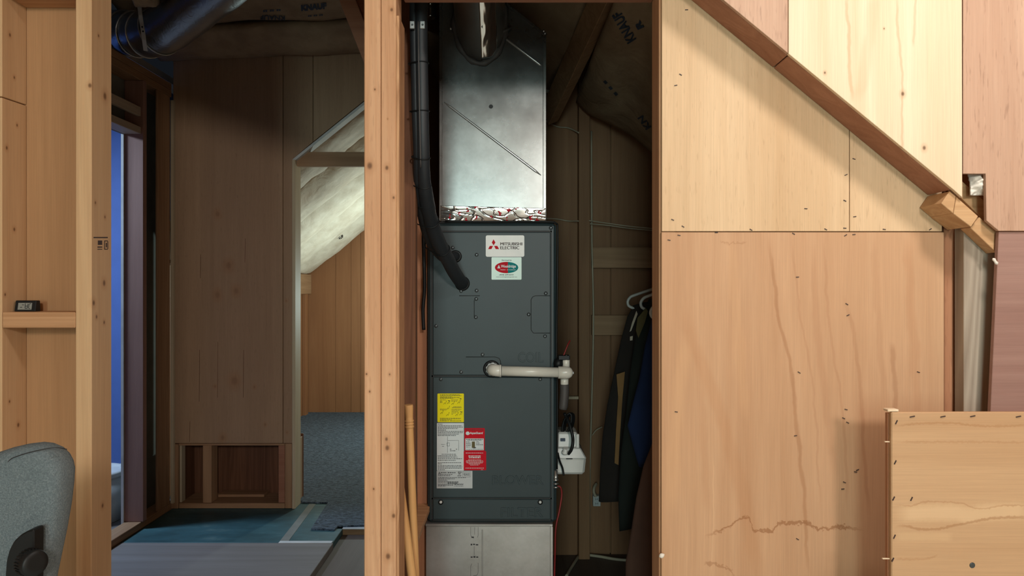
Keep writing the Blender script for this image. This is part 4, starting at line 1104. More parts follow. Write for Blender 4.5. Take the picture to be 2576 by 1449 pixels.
lines('small_print', [(1109, 1123, 1189, 2), (1126, 1146, 1189, 2), (1102, 1138, 1193.5, 1.2), (1102, 1134, 1196.5, 1.2), (1102, 1150, 1201.5, 1.2), (1102, 1144, 1204.3, 1.2), (1102, 1125, 1207.5, 1), (1102, 1126, 1210.5, 1), (1102, 1125, 1213, 1), (1126, 1153, 1212.5, 2), (1126, 1152, 1215.5, 2), (1102, 1166, 1217.5, 1), (1102, 1140, 1220.5, 1.4), (1143, 1166, 1219, 1.2), (1143, 1166, 1222.5, 1), (1102, 1121, 1222.8, 1), (1152, 1172, 1201.5, 1.2), (1166, 1181, 1191, 1), (1166, 1181, 1193.5, 1), (1167, 1181, 1196, 1), (1152, 1161, 1188, 2), (1153, 1160, 1192, 2), (1151, 1161, 1197, 1.6)], M['ink'], gr, 8)
for q in ([(1104.5, 1186.5), (1106.5, 1189), (1104.5, 1191)], [(1102, 1191.5), (1104.5, 1189), (1105.5, 1191.8)], [(1106, 1191.8), (1106.5, 1189.2), (1109, 1191.8)]):
    poly('emblem_mark', q, M['ink'], gr, YT)
outl = MB().tube([P(a, b, YT) for a, b in ((1164, 1187), (1183, 1187), (1183, 1200), (1164, 1200), (1164, 1187))], 0.0004, 4)
obj('print_frame', outl, M['ink'], gr)
# grommets
for (px, py, r) in ((1163, 713, 0.020), (1146, 645, 0.016), (1237, 928, 0.024)):
    obj('grommet', MB().tube(ring(P(px, py, YF - 0.002), (0, 1, 0), r, 0), 0.005, 8, closed=True).lathe(P(px, py, YF - 0.0005), (0, -1, 0), [(0, r), (0.0006, r)], 24), M['black'], pc)

# ------------------------------------------------------------------ plenums
YP = 2.475
pl = thing('supply_plenum', (PX(1239, YP), 2.68, PZ(556, YP)), 'tall galvanised supply plenum standing on the air handler', 'plenum')
zt = [(1106, 556), (1372, 556), (1374, 88), (1225, -30), (1180, -90), (1106, -90)]
obj('body', MB().prism([P(a, b, YP) for a, b in zt], (0, 0.42, 0), 0.0015), M['galv'], pl)
for (x0, x1) in ((1105, 1113), (1366, 1374)):
    obj('corner_fold', MB().box(PX(x0, YP), PX(x1, YP), YP - 0.004, YP, PZ(556, YP), PZ(-30 if x0 < 1200 else 92, YP), 0.0012), M['galv'], pl)
obj('corner_fold', MB().beam(P(1374, 90, YP - 0.002), P(1225, -28, YP - 0.002), 0.010, 0.004, bev=0.001), M['galv'], pl)
for (p, q) in (((1117, 257), (1361, 441)), ((1266, 93), (1363, 166))):
    a, c = P(*p, YP), P(*q, YP)
    obj('cross_break', MB().tube([a, a + (c - a) * 0.06, c - (c - a) * 0.06, c], [0.001, 0.0042, 0.0042, 0.001], 12), M['galv_s'], pl)
obj('probe_hole', MB().lathe(P(1235, 268, YP), (0, -1, 0), [(0, 0.0070), (0.0006, 0.0066)], 16), M['black'], pl)
for (px, py) in ((1134, 72), (1371, 84), (1368, 78)):
    obj('screw', MB().lathe(P(px, py, YP - 0.003), (0, -1, 0), [(0, 0.005), (0.004, 0.004), (0.005, 0.001)], 8), M['metal'], pl)
tp = MB()
def tape(u, v):
    px = 1108 + 265 * u; py = 557 - (40 - 7 * u) * v
    p = P(px, py, YP - 0.006)
    p.y += -0.006 * (1 - v) ** 2 + 0.0010 * noise.noise(Vector((u * 7, v * 1.5, 1))) - 0.0016 * max(0, 1 - abs(noise.noise(Vector((u * 7 + v * 2, v * 2.2 - u * 3, 5)))) * 11)
    return p
tp.solid_grid(tape, 200, 30, lambda u, v: P(1108 + 265 * u, 557 - (40 - 7 * u) * v, YP - 0.001))
tape_o = obj('foil_tape', tp, M['foil'], pl, label='crinkled shiny foil tape with red print')
rp_ = MB(); rg = random.Random(4)
for (px, py) in ((1196, 520), (1175, 530), (1153, 540), (1170, 553), (1195, 550), (1234, 545), (1255, 535), (1256, 540), (1277, 528), (1279, 533), (1299, 526), (1274, 553), (1333, 545), (1335, 550), (1355, 537), (1350, 556), (1132, 546)):
    u = (px - 1108) / 265.0; v = min(0.97, max(0.03, (557 - py) / (40 - 7 * u)))
    for k in range(4):
        uu = u + rg.uniform(-0.012, 0.012); vv = min(0.96, max(0.03, v + rg.uniform(-0.12, 0.12)))
        q = [tape(uu, vv), tape(uu + 0.012, vv), tape(uu + 0.016, min(1, vv + 0.07)), tape(uu + 0.003, min(1, vv + 0.09))]
        rp_.add([x + Vector((0, -0.0016, 0)) for x in q], [[0, 1, 2, 3]])
obj('red_print', rp_, M['red'], tape_o, kind='stuff')

YR = 2.455
rt = thing('return_plenum', (PX(1230, YR), 2.7, 0), 'galvanised return box on the floor beneath the air handler', 'plenum')
obj('body', MB().box(PX(1071, YR), PX(1390, YR), YR, 2.99, 0, PZ(1322, YR), 0.002), M['galv_lit'], rt)
obj('top_flange', MB().box(PX(1070, YR), PX(1391, YR), YR - 0.006, 2.99, PZ(1323, YR), PZ(1316.5, YR), 0.002), M['galv_lit'], rt)
obj('corner_fold', MB().box(PX(1384, YR), PX(1391, YR), YR - 0.004, YR, 0, PZ(1324, YR), 0.001), M['galv_lit'], rt)
obj('standing_seam', MB().box(PX(1212, YR), PX(1214.5, YR), YR - 0.004, YR, 0, PZ(1332, YR), 0.001), M['galv_lit'], rt)
mk = MB()
for q in ([(1184, 1326), (1184, 1345), (1186, 1351), (1192, 1354)], [(1194, 1326), (1194, 1345)], [(1203, 1326), (1203, 1347), (1201, 1352)], [(1193, 1374), (1193, 1396)],
          [(1184, 1449), (1184, 1425), (1187, 1418)], [(1203, 1416), (1203, 1440), (1200, 1447), (1190, 1449)], [(1184, 1480), (1184, 1449)]):
    mk.tube([P(a, b, YR - 0.0004) for a, b in q], 0.0006, 4)
for (x0, x1, y0, y1) in ((1186, 1192, 1350, 1353), (1184, 1188, 1368, 1372), (1190, 1195, 1368, 1371), (1197, 1203, 1369, 1372), (1184, 1189, 1400, 1403), (1191, 1196, 1399, 1403), (1198, 1203, 1400, 1403)):
    mk.add([P(x0, y1, YR - 0.0007), P(x1, y1, YR - 0.0007), P(x1, y0, YR - 0.0007), P(x0, y0, YR - 0.0007)], [[0, 1, 2, 3]])
obj('marker_drawing', mk, M['ink'], rt, kind='stuff')

# round take-off duct
ax = Vector((-0.02, -0.62, 0.78)).normalized()
c0 = P(1208, 62, YP)
rd = thing('round_duct', c0, 'shiny round metal duct rising from the plenum front', 'duct')
u0 = ax.cross(Vector((1, 0, 0))).normalized(); x0_ = u0.cross(ax).normalized()
dv = [[], []]
for k in range(48):
    q = (u0 * math.cos(2 * math.pi * k / 48) + x0_ * math.sin(2 * math.pi * k / 48)) * 0.085
    p = c0 + q
    dv[0].append(p + ax * ((YP - 0.001 - p.y) / ax.y)); dv[1].append(c0 + q + ax * 0.80)
obj('sleeve', MB().add(dv[0] + dv[1], [[k, (k + 1) % 48, 48 + (k + 1) % 48, 48 + k] for k in range(48)], True).add(dv[0], [list(range(48))]).add(dv[1], [list(range(48))]), M['galv_s'], rd)
tpv = MB()
u_ = ax.orthogonal().normalized(); 
if u_.y > 0: u_ = -u_
side = ax.cross(Vector((1, 0, 0))).normalized()
if side.y > 0: side = -side
xv = Vector((1, 0, 0)); xv = (xv - ax * xv.dot(ax)).normalized()
def seam(u, v):
    a = R(2 + 40 * u)
    r = 0.0858 + 0.0015 * noise.noise(Vector((u * 5, v * 22, 3)))
    return c0 + ax * (-0.088 + 0.7 * v) + (side * math.cos(a) + xv * math.sin(a)) * r
tpv.solid_grid(seam, 16, 70, lambda u, v: c0 + ax * (-0.088 + 0.7 * v) + (side * math.cos(R(2 + 40 * u)) + xv * math.sin(R(2 + 40 * u))) * 0.0835)
obj('foil_seam', tpv, M['foil'], rd, label='foil tape along the front seam')
cl_ = []
for k in range(40):
    a = 2 * math.pi * k / 40
    d = side * math.cos(a) + xv * math.sin(a)
    p = c0 + d * 0.087
    s = (YP - 0.006 - p.y) / ax.y
    cl_.append(p + ax * s)
obj('mastic_ring', MB().tube(cl_, [0.009 + 0.003 * math.sin(k * 1.7) for k in range(40)], 8, closed=True), M['grey_rub'], rd, label='smeared dark sealant ring')
obj('sealant_tail', MB().tube([P(1262, 82, YP - 0.012), P(1275, 75, YP - 0.014), P(1288, 68, YP - 0.012)], [0.008, 0.006, 0.003], 8), M['grey_rub'], rd)

# ------------------------------------------------------------------ refrigerant lines
ls = thing('refrigerant_lines', P(1060, 400, 2.33), 'bundle of black foam-covered refrigerant lines entering the air handler', 'pipe')
tb = [P(1060, -60, 1.955), P(1060, 60, 1.955), P(1061, 160, 1.955), P(1063, 280, 1.96), P(1065, 380, 1.98), P(1067, 450, 2.02), P(1074, 510, 2.09), P(1087, 565, 2.17), P(1104, 610, 2.24), P(1125, 650, 2.31), P(1140, 680, 2.36), P(1154, 702, 2.41), P(1163, 713, 2.458)]
ta = [P(1043, -60, 1.965), P(1043, 60, 1.965), P(1045, 160, 1.965), P(1048, 280, 1.97), P(1052, 380, 1.99), P(1053, 450, 2.03), P(1058, 510, 2.10), P(1068, 565, 2.19), P(1084, 610, 2.28), P(1106, 640, 2.35), P(1125, 652, 2.40), P(1138, 648, 2.43), P(1146, 645, 2.46)]
rb = resample(tb, 5); ra = resample(ta, 5)
obj('large_line', MB().tube(rb, [0.0165 + 0.0055 * min(1, max(0, (k - 22) / 14)) + (0.002 if 26 < k < 32 else 0) for k in range(len(rb))], 18), M['foam'], ls)
obj('small_line', MB().tube(ra, [0.0135 + 0.002 * min(1, max(0, (k - 22) / 14)) for k in range(len(ra))], 16), M['foam'], ls)
obj('highlight_streak', MB().tube([p + Vector((-0.006, -0.0175, 0)) for p in rb[5:24]], 0.0022, 6), M['grey_rub'], ls)  # added grey tube standing in for the highlight along the foam
def near(pts, py):
    return min(range(1, len(pts) - 1), key=lambda i: abs((724.5 - (pts[i].z - H) * F / pts[i].y) - py))
for py in (158, 275, 394, 460, 510, 557, 622):
    i = near(rb, py); j = near(ra, py)
    A, B = ra[j], rb[i]
    t_ = (rb[i + 1] - rb[i - 1]).normalized()
    m_ = (A + B) / 2; d_ = (B - A); d_ = (d_ - t_ * d_.dot(t_)); L = d_.length / 2; d_.normalize(); e_ = t_.cross(d_)
    pts_ = []
    for k in range(24):
        a = 2 * math.pi * k / 24
        r_ = 0.0178 if py < 470 else (0.020 if py < 540 else 0.0232)
        pts_.append(m_ + d_ * ((L if math.cos(a) > 0 else -L) + r_ * math.cos(a)) + e_ * r_ * math.sin(a))
    obj('cable_tie', MB().tube(pts_, 0.0018, 6, closed=True), M['black'], ls)
for px in (1036, 1062):
    o = obj('pipe_clamp', MB().box(PX(px - 6, 1.932), PX(px + 7, 1.932), 1.934, 1.940, PZ(72, 1.934), PZ(52, 1.934), 0.0015), M['metal'], ls, label='metal clamp')
    obj('clamp_screw', MB().lathe(P(px + 1, 62, 1.934), (0, -1, 0), [(0, 0.003), (0.002, 0.002)], 10), M['screw'], ls)
cable('cable', [P(1078, 548, 2.42), P(1066, 580, 2.44), P(1066, 640, 2.44), P(1068, 720, 2.44), P(1064, 780, 2.44), P(1066, 830, 2.44)], 0.006, M['black'], 'thin black cable looped at the left edge of the air handler', 'cable')
fo = MB()
fo.tube(resample([P(1081, -80, 2.6), P(1081, -20, 2.6), P(1082, 20, 2.6), P(1082, 46, 2.6)], 8), [0.022 + 0.006 * noise.noise(Vector((k * 0.9, 1, 2))) for k in range(25)], 14)
obj('foil_sleeve', fo, M['foil'], None, None, 'short crumpled foil sleeve hanging behind the black lines', 'duct')
batt('insulation_batt', P(1064, 72, 2.70), P(1112, 92, 2.72), P(1112, 228, 2.9), P(1066, 130, 2.85), (0.2, -0.9, -0.3), M['kraft'], 'pale kraft batt corner between the black lines and the plenum', None, th=0.03, bul=0.01, nu=10, nv=10, wr_amp=0.004)

# ------------------------------------------------------------------ condensate drain
cd_ = thing('condensate_pipe', P(1330, 935, 2.41), 'white plastic condensate pipe across the air handler front', 'pipe')
yp = 2.415
pa, pb_ = P(1262, 933, yp), P(1406, 937, yp)
obj('pipe', MB().tube([pa, pb_], 0.0165, 20), M['pvc'], cd_)
elb = resample([P(1239, 929, 2.458), P(1239, 930, 2.435), P(1241, 931, 2.423), P(1248, 932, yp), P(1259, 933, yp)], 4)
obj('elbow', MB().tube(elb, 0.0195, 20).tube([P(1256, 933, yp), P(1261, 933, yp)], 0.0205, 20), M['pvc'], cd_)
obj('sealant_collar', MB().tube([ring(P(1239, 929, 2.449), (0, 1, 0), 0.019, 0)[k] for k in range(28)], [0.0035 + 0.0015 * math.sin(k * 2.1) for k in range(28)], 6, closed=True), M['wht'], cd_)
obj('tee_fitting', MB().lathe(P(1404, 937, yp), (1, 0, -0.02), [(0, 0.0195), (0.001, 0.0205), (0.028, 0.0205), (0.036, 0.019), (0.043, 0.015), (0.0475, 0.008), (0.049, 0.002)], 22), M['pvc'], cd_)
obj('end_cap', MB().lathe(P(1440, 938, yp), (1, 0, 0), [(0, 0.004), (0.004, 0.004)], 10), M['wht'], cd_)
yv = 2.44
obj('riser', MB().tube([P(1424, 893, yv), P(1424, 935, yv)], 0.0125, 16), M['pvc'], cd_)
obj('drop_coupling', MB().lathe(P(1420, 942, yv), (0, 0, -1), [(0, 0.011), (0.012, 0.012), (0.013, 0.0135), (0.032, 0.0135), (0.034, 0.012)], 18), M['pvc'], cd_)
obj('float_switch', MB().box(PX(1404, yv), PX(1433, yv), yv - 0.014, yv + 0.014, PZ(905, yv), PZ(893, yv), 0.002), M['black'], cd_, label='black float switch on the riser')
obj('switch_foam', MB().lathe(P(1403, 924, yv), (0.15, 0, 1), [(-0.003, 0.004), (0.0, 0.014), (0.012, 0.017), (0.026, 0.014), (0.03, 0.004)], 12), M['black'], cd_)
obj('rubber_hose', MB().tube(resample([P(1420, 967, yv), P(1420, 990, yv), P(1418, 1015, yv), P(1416, 1030, yv)], 4), [0.0150] * 10 + [0.0145, 0.0135, 0.012], 16), M['grey_rub'], cd_, label='grey rubber drain hose')
cable('wire', [P(1416, 898, 2.435), P(1421, 886, 2.435), P(1428, 868, 2.44), P(1434, 857, 2.45)], 0.0022, M['redwire'], 'red wire rising from the float switch', 'wire')
cable('wire', [P(1402, 1223, 2.50), P(1410, 1226, 2.50), P(1413, 1245, 2.50), P(1407, 1285, 2.49), P(1398, 1330, 2.48), P(1396, 1400, 2.48), P(1394, 1470, 2.48)], 0.0030, M['redwire'], 'red wire hanging beside the return box', 'wire')
cable('wire', [P(1120, 556, 2.45), P(1200, 557.5, 2.452), P(1300, 557, 2.452), P(1380, 558, 2.452), P(1398, 562, 2.455), P(1403, 580, 2.46), P(1402, 700, 2.46), P(1400, 880, 2.46), P(1402, 1000, 2.46), P(1401, 1180, 2.46)], 0.0030, M['black'], 'black control wire along the top and right edge of the air handler', 'wire')
ck = thing('conduit_connector', P(1398, 1205, 2.46), 'bright metal conduit connector at the right edge of the air handler', 'connector')
obj('body', MB().lathe(P(1398, 1183, 2.46), (0, 0, -1), [(0, 0.006), (0.018, 0.006), (0.02, 0.008), (0.03, 0.008)], 12), M['metal'], ck)
for k, py in enumerate((1208, 1217, 1226)):
    obj('ring_nut', MB().tube(ring(P(1398, py, 2.46), (0, 0.2, 1), 0.007, 0, 14), 0.0028, 6, closed=True), M['metal'], ck)

# condensate pump
pm = thing('condensate_pump', (0.215, 2.62, PZ(1195, 2.56)), 'white condensate pump tank mounted beside the air handler', 'pump')
yq = 2.56
xl, xr = 0.152, PX(1475, yq)
zb_, zm, zt_ = PZ(1195, yq), PZ(1152, yq), PZ(1142, yq)
obj('tank', MB().hexa([(xl, yq + 0.004, zb_), (xr - 0.006, yq + 0.004, zb_), (xr - 0.006, yq + 0.2, zb_), (xl, yq + 0.2, zb_), (xl, yq, zm), (xr, yq, zm), (xr, yq + 0.21, zm), (xl, yq + 0.21, zm)], 0.008), M['white_pl'], pm)
obj('tank_lid', MB().hexa([(xl, yq - 0.003, zm - 0.004), (xr + 0.002, yq - 0.003, zm - 0.004), (xr + 0.002, yq + 0.212, zm - 0.004), (xl, yq + 0.212, zm - 0.004), (xl, yq + 0.006, zt_ + 0.02), (xr - 0.02, yq + 0.006, zt_ + 0.02), (xr - 0.02, yq + 0.2, zt_ + 0.02), (xl, yq + 0.2, zt_ + 0.02)], 0.004), M['white_pl'], pm)
obj('motor_cover', MB().hexa([(xl + 0.005, yq + 0.02, zt_ + 0.015), (PX(1460, yq), yq + 0.02, zt_ + 0.015), (PX(1460, yq), yq + 0.15, zt_ + 0.015), (xl + 0.005, yq + 0.15, zt_ + 0.015), (xl + 0.008, yq + 0.03, PZ(1092, yq)), (PX(1455, yq), yq + 0.03, PZ(1092, yq)), (PX(1455, yq), yq + 0.14, PZ(1092, yq)), (xl + 0.008, yq + 0.14, PZ(1092, yq))], 0.006), M['white_pl'], pm)
obj('cover_rib', MB().box(PX(1450, yq), PX(1458, yq), yq + 0.012, yq + 0.022, zt_ + 0.015, PZ(1094, yq), 0.002), M['white_pl'], pm)
obj('blue_mark', MB().box(PX(1411, yq), PX(1423, yq), yq + 0.018, yq + 0.026, PZ(1113, yq), PZ(1106, yq)), M['ink_blue'], pm)
obj('slot', MB().box(PX(1424, yq), PX(1440, yq), yq - 0.0045, yq, PZ(1154.5, yq), PZ(1152.5, yq)), M['black'], pm)
obj('outlet_barb', MB().lathe(P(1421, 1140, yq - 0.004), (0.1, -0.4, 1), [(0, 0.012), (0.006, 0.012), (0.008, 0.008), (0.02, 0.008)], 14), M['white_pl'], pm)
cable('hose', [P(1430, 1142, 2.548), P(1437, 1132, 2.54), P(1441, 1115, 2.54), P(1440, 1095, 2.55), P(1432, 1065, 2.55), P(1420, 1040, 2.53)], 0.0055, M['black'], 'black discharge hose curving up from the pump lid', 'hose')
cable('cable', [P(1403, 1140, 2.50), P(1408, 1160, 2.535), P(1415, 1178, 2.55), P(1418, 1196, 2.55)], 0.0035, M['black'], 'black cable drooping over the pump tank front', 'cable')
coil = MB()
for k in range(5):
    pts_ = []
    for a in range(0, 360, 24):
        q = R(a)
        p = P(1426 + 11 * math.cos(q) * 0.8 + 8 * math.sin(q) + k * 1.6, 1066 - 26 * math.sin(q) * 1.0 + 3 * math.cos(q), 2.60 + k * 0.006)
        pts_.append(p)
    coil.tube(pts_, 0.0035, 6, closed=True)
obj('cable_coil', coil, M['black'], None, None, 'tied coil of black cable hanging above the pump', 'cable')

# outlet box on the closet wall
ot = thing('outlet', P(1501, 1250, 3.54), 'small white power outlet low on the closet back wall', 'outlet')
obj('faceplate', MB().box(PX(1492, 3.55), PX(1511, 3.55), 3.55, 3.589, PZ(1274, 3.55), PZ(1248, 3.55), 0.002), M['white_pl'], ot)
sk = MB()
for py in (1256, 1267): sk.lathe(P(1501, py, 3.55), (0, -1, 0), [(0, 0.010), (0.002, 0.009)], 14)
obj('socket', sk, M['wht'], ot)
sl = MB()
for py in (1256, 1267):
    for dx in (-2, 2): sl.box(PX(1501 + dx - 0.6, 3.547), PX(1501 + dx + 0.6, 3.547), 3.5465, 3.548, PZ(py + 2, 3.547), PZ(py - 2, 3.547))
obj('slots', sl, M['ink'], ot)
cable('cord', [P(1499, 1249, 3.53), P(1494, 1238, 3.53), P(1495, 1226, 3.54), P(1500, 1217, 3.56)], 0.007, M['cable_w'], 'white cord bending up from the closet outlet', 'cord')

# ------------------------------------------------------------------ coats
XR = 0.70
rod = obj('clothes_rod', MB().tube([(XR, 1.86, 1.42), (XR, 3.575, 1.42)], 0.014, 14), M['frame_dk'], None, None, 'round clothes rod hidden behind the plywood wall', 'rod')
def hanger(Yh, px_l, py_l, py_up, lab):
    xl_ = PX(px_l, Yh); z1 = PZ(py_l, Yh)
    half = XR - xl_
    zt2 = z1 + 0.28 * half + 0.01
    pts_ = [(XR, Yh, zt2 + 0.02), (XR - 0.05, Yh, zt2), (xl_ + 0.035, Yh, z1 + 0.026), (xl_ + 0.010, Yh, z1 + 0.014), (xl_, Yh, z1 - 0.004), (xl_ + 0.006, Yh, z1 - 0.022), (xl_ + 0.03, Yh, z1 - 0.032)]
    m_ = [(2 * XR - a, b, c) for a, b, c in pts_[::-1]]
    k = resample([Vector(p) for p in pts_], 4)
    loop = k + [Vector((2 * XR - p.x, p.y, p.z)) for p in k[::-1]][:-1]
    root = thing('coat_hanger', (XR, Yh, z1), lab, 'hanger', 'white coat hangers')
    obj('frame', MB().tube(loop, 0.006, 8, closed=True), M['white_pl'], root)
    hk = [(XR, Yh, zt2 + 0.02), (XR, Yh, 1.39)] + [(XR + 0.022 * math.sin(R(a)) , Yh, 1.42 - 0.022 * math.cos(R(a))) for a in (30, 80, 130, 180, 230, 270)]
    obj('hook', MB().tube(hk, 0.0025, 6), M['metal'], root)
    return z1, half
hanger(3.05, 1579, 757, 733, 'white tubular hanger farthest left, its bare loop above the dark brown jacket')
hanger(2.85, 1612, 760, 740, 'white hanger half covered by the olive shouldered coat')
hanger(2.62, 1637, 782, 765, 'white hanger just showing beside the right stud over the navy coat')
def garment(name, prof, Yg, th, mat, lab, seed, cat='coat', grp=None):
    """prof: (px of the left edge, py) from shoulder to hem; mirrored about the rod"""
    rows = []
    for i in range(len(prof) - 1):
        for k in range(4):
            s = k / 4; rows.append((prof[i][0] * (1 - s) + prof[i + 1][0] * s, prof[i][1] * (1 - s) + prof[i + 1][1] * s))
    rows.append(prof[-1])
    n = 44; vs = []
    for j, (px, py) in enumerate(rows):
        z = PZ(py, Yg); hw = XR - PX(px, Yg)
        tt = th * (0.45 + 0.55 * min(1, j / 8.0))
        for k in range(n):
            a = 2 * math.pi * k / n
            f = 1 + 0.30 * math.sin(a * 7 + seed) * min(1, j / 14.0) + 0.15 * noise.noise(Vector((a * 2, z * 3, seed)))
            vs.append(Vector((XR + hw * math.cos(a), Yg + tt * 0.5 * math.sin(a) * f, z + 0.012 * math.sin(3 * a + seed) * (j > 0) + (0.22 * hw * (1 - abs(math.cos(a))) if j < 5 else 0) * max(0, 1 - j / 5.0))))
    m_ = len(rows)
    mb = MB().add(vs, [[i * n + k, i * n + (k + 1) % n, (i + 1) * n + (k + 1) % n, (i + 1) * n + k] for i in range(m_ - 1) for k in range(n)], True)
    mb.add(vs[:n], [list(range(n))[::-1]]); mb.add(vs[-n:], [list(range(n))])
    root = thing(name, (XR, Yg, PZ(prof[-1][1], Yg)), lab, cat, grp)
    obj('body', mb, mat, root)
    return root
g1 = garment('jacket', [(1592, 768), (1578, 790), (1562, 850), (1545, 930), (1528, 1010), (1516, 1090), (1510, 1170), (1506, 1255)], 3.05, 0.07, M['dark_cloth'], 'dark brown jacket hanging farthest back on the leftmost hanger', 1)
obj('lining', MB().prism([P(a, b, 2.995) for a, b in ((1551, 942), (1572, 935), (1566, 1000), (1560, 1090), (1556, 1170), (1546, 1165), (1550, 1080), (1555, 1000))], (0, 0.006, 0)), M['tan_cloth'], g1, label='tan lining strip')
obj('toggle', MB().prism([P(a, b, 2.994) for a, b in ((1601, 782), (1604, 790), (1588, 832), (1584, 835), (1590, 812))], (0, 0.005, 0)).prism([P(a, b, 2.994) for a, b in ((1585, 847), (1592, 845), (1591, 856), (1585, 857))], (0, 0.005, 0)), M['kraft_w'], g1)
g2 = garment('coat', [(1632, 752), (1612, 785), (1598, 840), (1585, 930), (1576, 1020), (1562, 1130), (1555, 1240), (1558, 1330)], 2.85, 0.08, M['green_cloth'], 'blackish green coat with an olive shoulder in the middle of the row', 2)
obj('shoulder_patch', MB().prism([P(a, b, 2.798) for a, b in ((1625, 775), (1630, 783), (1622, 812), (1606, 850), (1600, 832), (1604, 800))], (0, 0.008, 0)), M['olive_cloth'], g2, label='olive shoulder patch')
g3 = garment('coat', [(1655, 775), (1640, 800), (1622, 870), (1608, 950), (1592, 1010), (1578, 1070), (1592, 1120), (1606, 1170)], 2.62, 0.08, M['blue_cloth'], 'navy blue coat hanging just behind the right stud', 3)
g4 = garment('coat', [(1660, 1060), (1645, 1110), (1618, 1180), (1600, 1260), (1588, 1340), (1574, 1420), (1572, 1500)], 2.40, 0.08, M['brown_cloth'], 'brown long coat hanging lowest and nearest in the closet', 4)
h4 = thing('coat_hanger', (XR, 2.40, 1.0), 'white hanger of the brown long coat, behind the plywood wall', 'hanger', 'white coat hangers')
obj('hook', MB().tube([(XR, 2.40, 0.84), (XR, 2.40, 1.39), (XR + 0.022, 2.40, 1.42), (XR, 2.40, 1.442), (XR - 0.018, 2.40, 1.43)], 0.003, 6), M['metal'], h4)

# ------------------------------------------------------------------ turned wooden handles
def handle(p_top, p_bot, r, lab, rings=True):
    a = Vector(p_bot); b = Vector(p_top); ax_ = b - a; L = ax_.length
    pr = [(0, r * 0.9), (0.003, r)]
    pr += [(L * 0.5, r * 1.06)]
    if rings: pr += [(L - 0.062, r * 0.98)]
    else: pr += [(L - 0.002, r)]
    if rings:
        for k in range(3):
            s = L - 0.060 + 0.0075 * k
            pr += [(s, r * 0.98), (s + 0.001, r * 1.14), (s + 0.005, r * 1.14), (s + 0.006, r * 0.98)]
        pr += [(L - 0.030, r * 1.02), (L - 0.004, r * 1.14), (L, r * 1.05)]
    o = thing('wooden_handle', a, lab, 'handle', 'turned wooden handles')
    obj('shaft', MB().lathe(a, ax_, pr, 18), M['handle'], o)
handle(P(1028, 1018, 1.90), (PX(1064, 1.92), 1.93, 0.0), 0.0104, 'upright turned wooden handle with ringed end beside the doubled studs')
handle(P(992, 1120, 1.87), (PX(1112, 1.88), 1.88, 0.0), 0.0112, 'slanting wooden handle crossing in front of the ringed one')

# ------------------------------------------------------------------ small clock on the shelf
tz = PZ(785, Y0) + 0.0003
th_ = thing('thermometer', (PX(60, 1.79), 1.80, tz), 'small black digital thermometer on the left shelf block', 'thermometer')
yA = 1.785
xa_, xb_ = PX(36, yA), PX(88, yA)
obj('case', MB().hexa([(xa_, yA, tz), (xb_, yA, tz), (xb_, yA + 0.022, tz), (xa_ - 0.008, yA + 0.022, tz), (xa_, yA + 0.005, tz + 0.0265), (xb_, yA + 0.005, tz + 0.0265), (xb_, yA + 0.02, tz + 0.0265), (xa_ - 0.004, yA + 0.02, tz + 0.0265)], 0.0012), M['black'], th_)
tilt = lambda px, py: Vector((PX(px, yA), yA + 0.0005 - 0.0012 + 0.005 * (PZ(py, yA) - tz) / 0.0265, PZ(py, yA)))
obj('display', MB().add([tilt(44, 779), tilt(79, 779), tilt(79, 762), tilt(44, 762)], [[0, 1, 2, 3]]), M['drywall'], th_)
sg = MB()
def seg(a, b):
    p, q = tilt(*a), tilt(*b); o = Vector((0, -0.0006, 0))
    d = (q - p).normalized(); nn = Vector((-d.z, 0, d.x)) * 0.0007
    sg.add([p + o - nn, q + o - nn, q + o + nn, p + o + nn], [[0, 1, 2, 3]])
for s in (((54, 767), (59, 767)), ((62, 763), (63, 776)), ((63, 776), (68, 776)), ((68, 776), (69, 764)), ((63, 770), (68, 770)), ((72, 764), (71, 775)), ((71, 775), (76, 777)), ((50, 773), (55, 773)), ((73, 764), (77, 764))): seg(*s)
obj('digits', sg, M['ink'], th_)

# ------------------------------------------------------------------ office chair at lower left
YK = 1.12
cxp = -150
ch = thing('office_chair', (PX(cxp, YK), 0.85, 0), 'grey upholstered office chair back at the lower left corner', 'chair')
prof = [(188, 1172), (187, 1205), (182, 1260), (172, 1330), (160, 1395), (150, 1445), (140, 1500), (120, 1640), (90, 1760), (40, 1815)]
topc = [(-110, 1192), (-60, 1166), (-20, 1147), (20, 1130), (60, 1117), (90, 1110), (120, 1107), (142, 1110), (160, 1119), (175, 1135), (184, 1153)]
right = topc + prof
left = [(-10, 1838), (-150, 1850), (-290, 1835), (-340, 1760), (-352, 1640), (-345, 1500), (-320, 1400), (-270, 1310), (-200, 1248)]
ol = right + left
# backrest slab with rounded rim, gently curved
def slab(ol, Yc, ins, dep):
    out = []
    cx_ = sum(p[0] for p in ol) / len(ol); cy_ = sum(p[1] for p in ol) / len(ol)
    for a, b in ol:
        d = math.hypot(a - cx_, b - cy_); s = (d - ins) / d
        q = P(cx_ + (a - cx_) * s, cy_ + (b - cy_) * s, YK)
        q.y = YK + dep + 0.10 * ((a - cx_) / 700.0) ** 2
        out.append(q)
    return out
rings_ = [slab(ol, YK, 26, 0.002), slab(ol, YK, 9, -0.004 + 0.004), slab(ol, YK, 2, -0.010), slab(ol, YK, 0, -0.022), slab(ol, YK, 3, -0.036), slab(ol, YK, 14, -0.046), slab(ol, YK, 40, -0.05)]
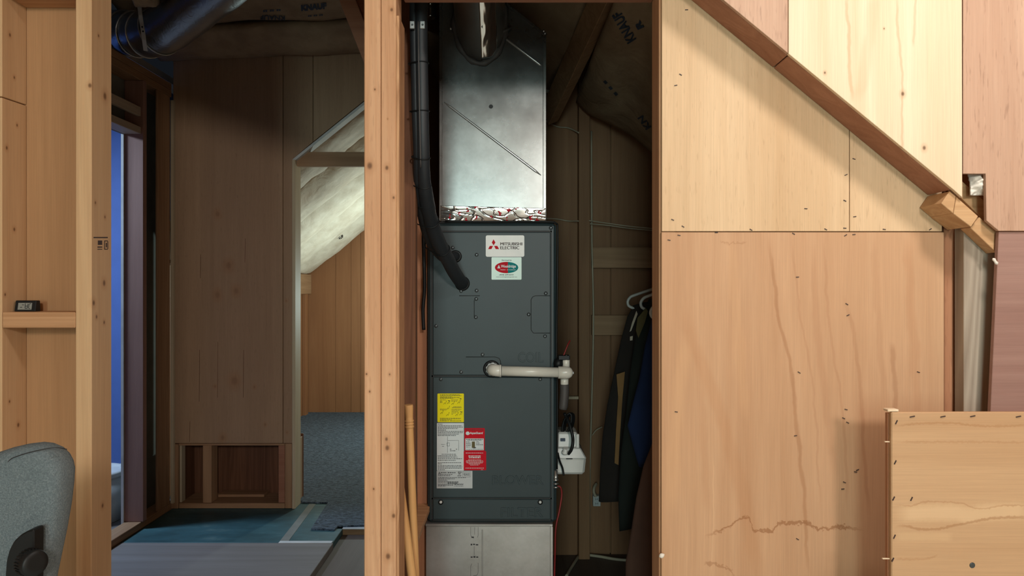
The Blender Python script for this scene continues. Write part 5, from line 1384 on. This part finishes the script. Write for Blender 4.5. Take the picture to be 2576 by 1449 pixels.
# ring order runs from the far (rear) face, which looks at the camera from behind the chair? the camera sees the nearer, lower-y side
n_ = len(ol); vs = [p for g in rings_ for p in g]
mbk = MB().add(vs, [[i * n_ + k, i * n_ + (k + 1) % n_, (i + 1) * n_ + (k + 1) % n_, (i + 1) * n_ + k] for i in range(len(rings_) - 1) for k in range(n_)], True)
mbk.add(rings_[0], [list(range(n_))]); mbk.add(rings_[-1], [list(range(n_))])
bk_ = obj('backrest', mbk, M['felt'], ch)
yk = YK - 0.052
spts = [(-300, 1150), (-120, 1162), (0, 1168), (30, 1153), (60, 1142), (100, 1132), (140, 1126), (168, 1130)]
obj('seam', MB().tube(resample([P(a, b, YK - 0.047 + (0.02 if a > 150 else 0)) for a, b in spts], 4), 0.0007, 5), M['ink'], bk_)
# bracket and knob
bp = [(85, 1333), (70, 1335), (52, 1345), (34, 1362), (22, 1385), (15, 1412), (12, 1449), (14, 1520), (84, 1520)]
br = obj('bracket', MB().prism([P(a, b, yk - 0.022) for a, b in bp], (0, 0.024, 0), 0.002), M['black'], ch, label='black bracket')
kc = P(66, 1412, yk - 0.030)
kax = Vector((0.9, -0.44, 0.02)).normalized()
pk = [(0, 0.006), (0.0, 0.016), (0.010, 0.018), (0.020, 0.0185), (0.023, 0.017), (0.0235, 0.010)]
kb = MB().lathe(kc, kax, pk, 26)
u1 = kax.orthogonal().normalized(); u2 = kax.cross(u1)
for k in range(26):
    a = 2 * math.pi * k / 26; d = u1 * math.cos(a) + u2 * math.sin(a)
    kb.beam(kc + d * 0.0172 + kax * 0.001, kc + d * 0.0185 + kax * 0.013, 0.0014, 0.002, bev=0)
obj('knob', kb, M['black'], ch, label='ribbed black knob')
cx0 = PX(cxp, YK)
obj('spine', MB().beam((cx0, YK + 0.035, PZ(1815, YK)), (cx0, YK + 0.10, 0.43), 0.07, 0.02, (0, 1, 0)), M['black'], ch)
obj('seat', MB().box(cx0 - 0.23, cx0 + 0.23, 1.15, 1.58, 0.44, 0.50, 0.02), M['felt'], ch)
obj('column', MB().tube([(cx0, 1.36, 0.08), (cx0, 1.36, 0.44)], 0.025, 14), M['black'], ch)
for k in range(5):
    a = R(72 * k + 20); e = Vector((cx0 + 0.27 * math.cos(a), 1.36 + 0.27 * math.sin(a), 0.07))
    lg = obj('leg', MB().beam((cx0, 1.36, 0.10), e, 0.04, 0.03, (0, 0, 1)), M['black'], ch)
    obj('caster', MB().tube([e + Vector((0, -0.012, -0.042)), e + Vector((0, 0.012, -0.042))], 0.028, 14), M['black'], lg)
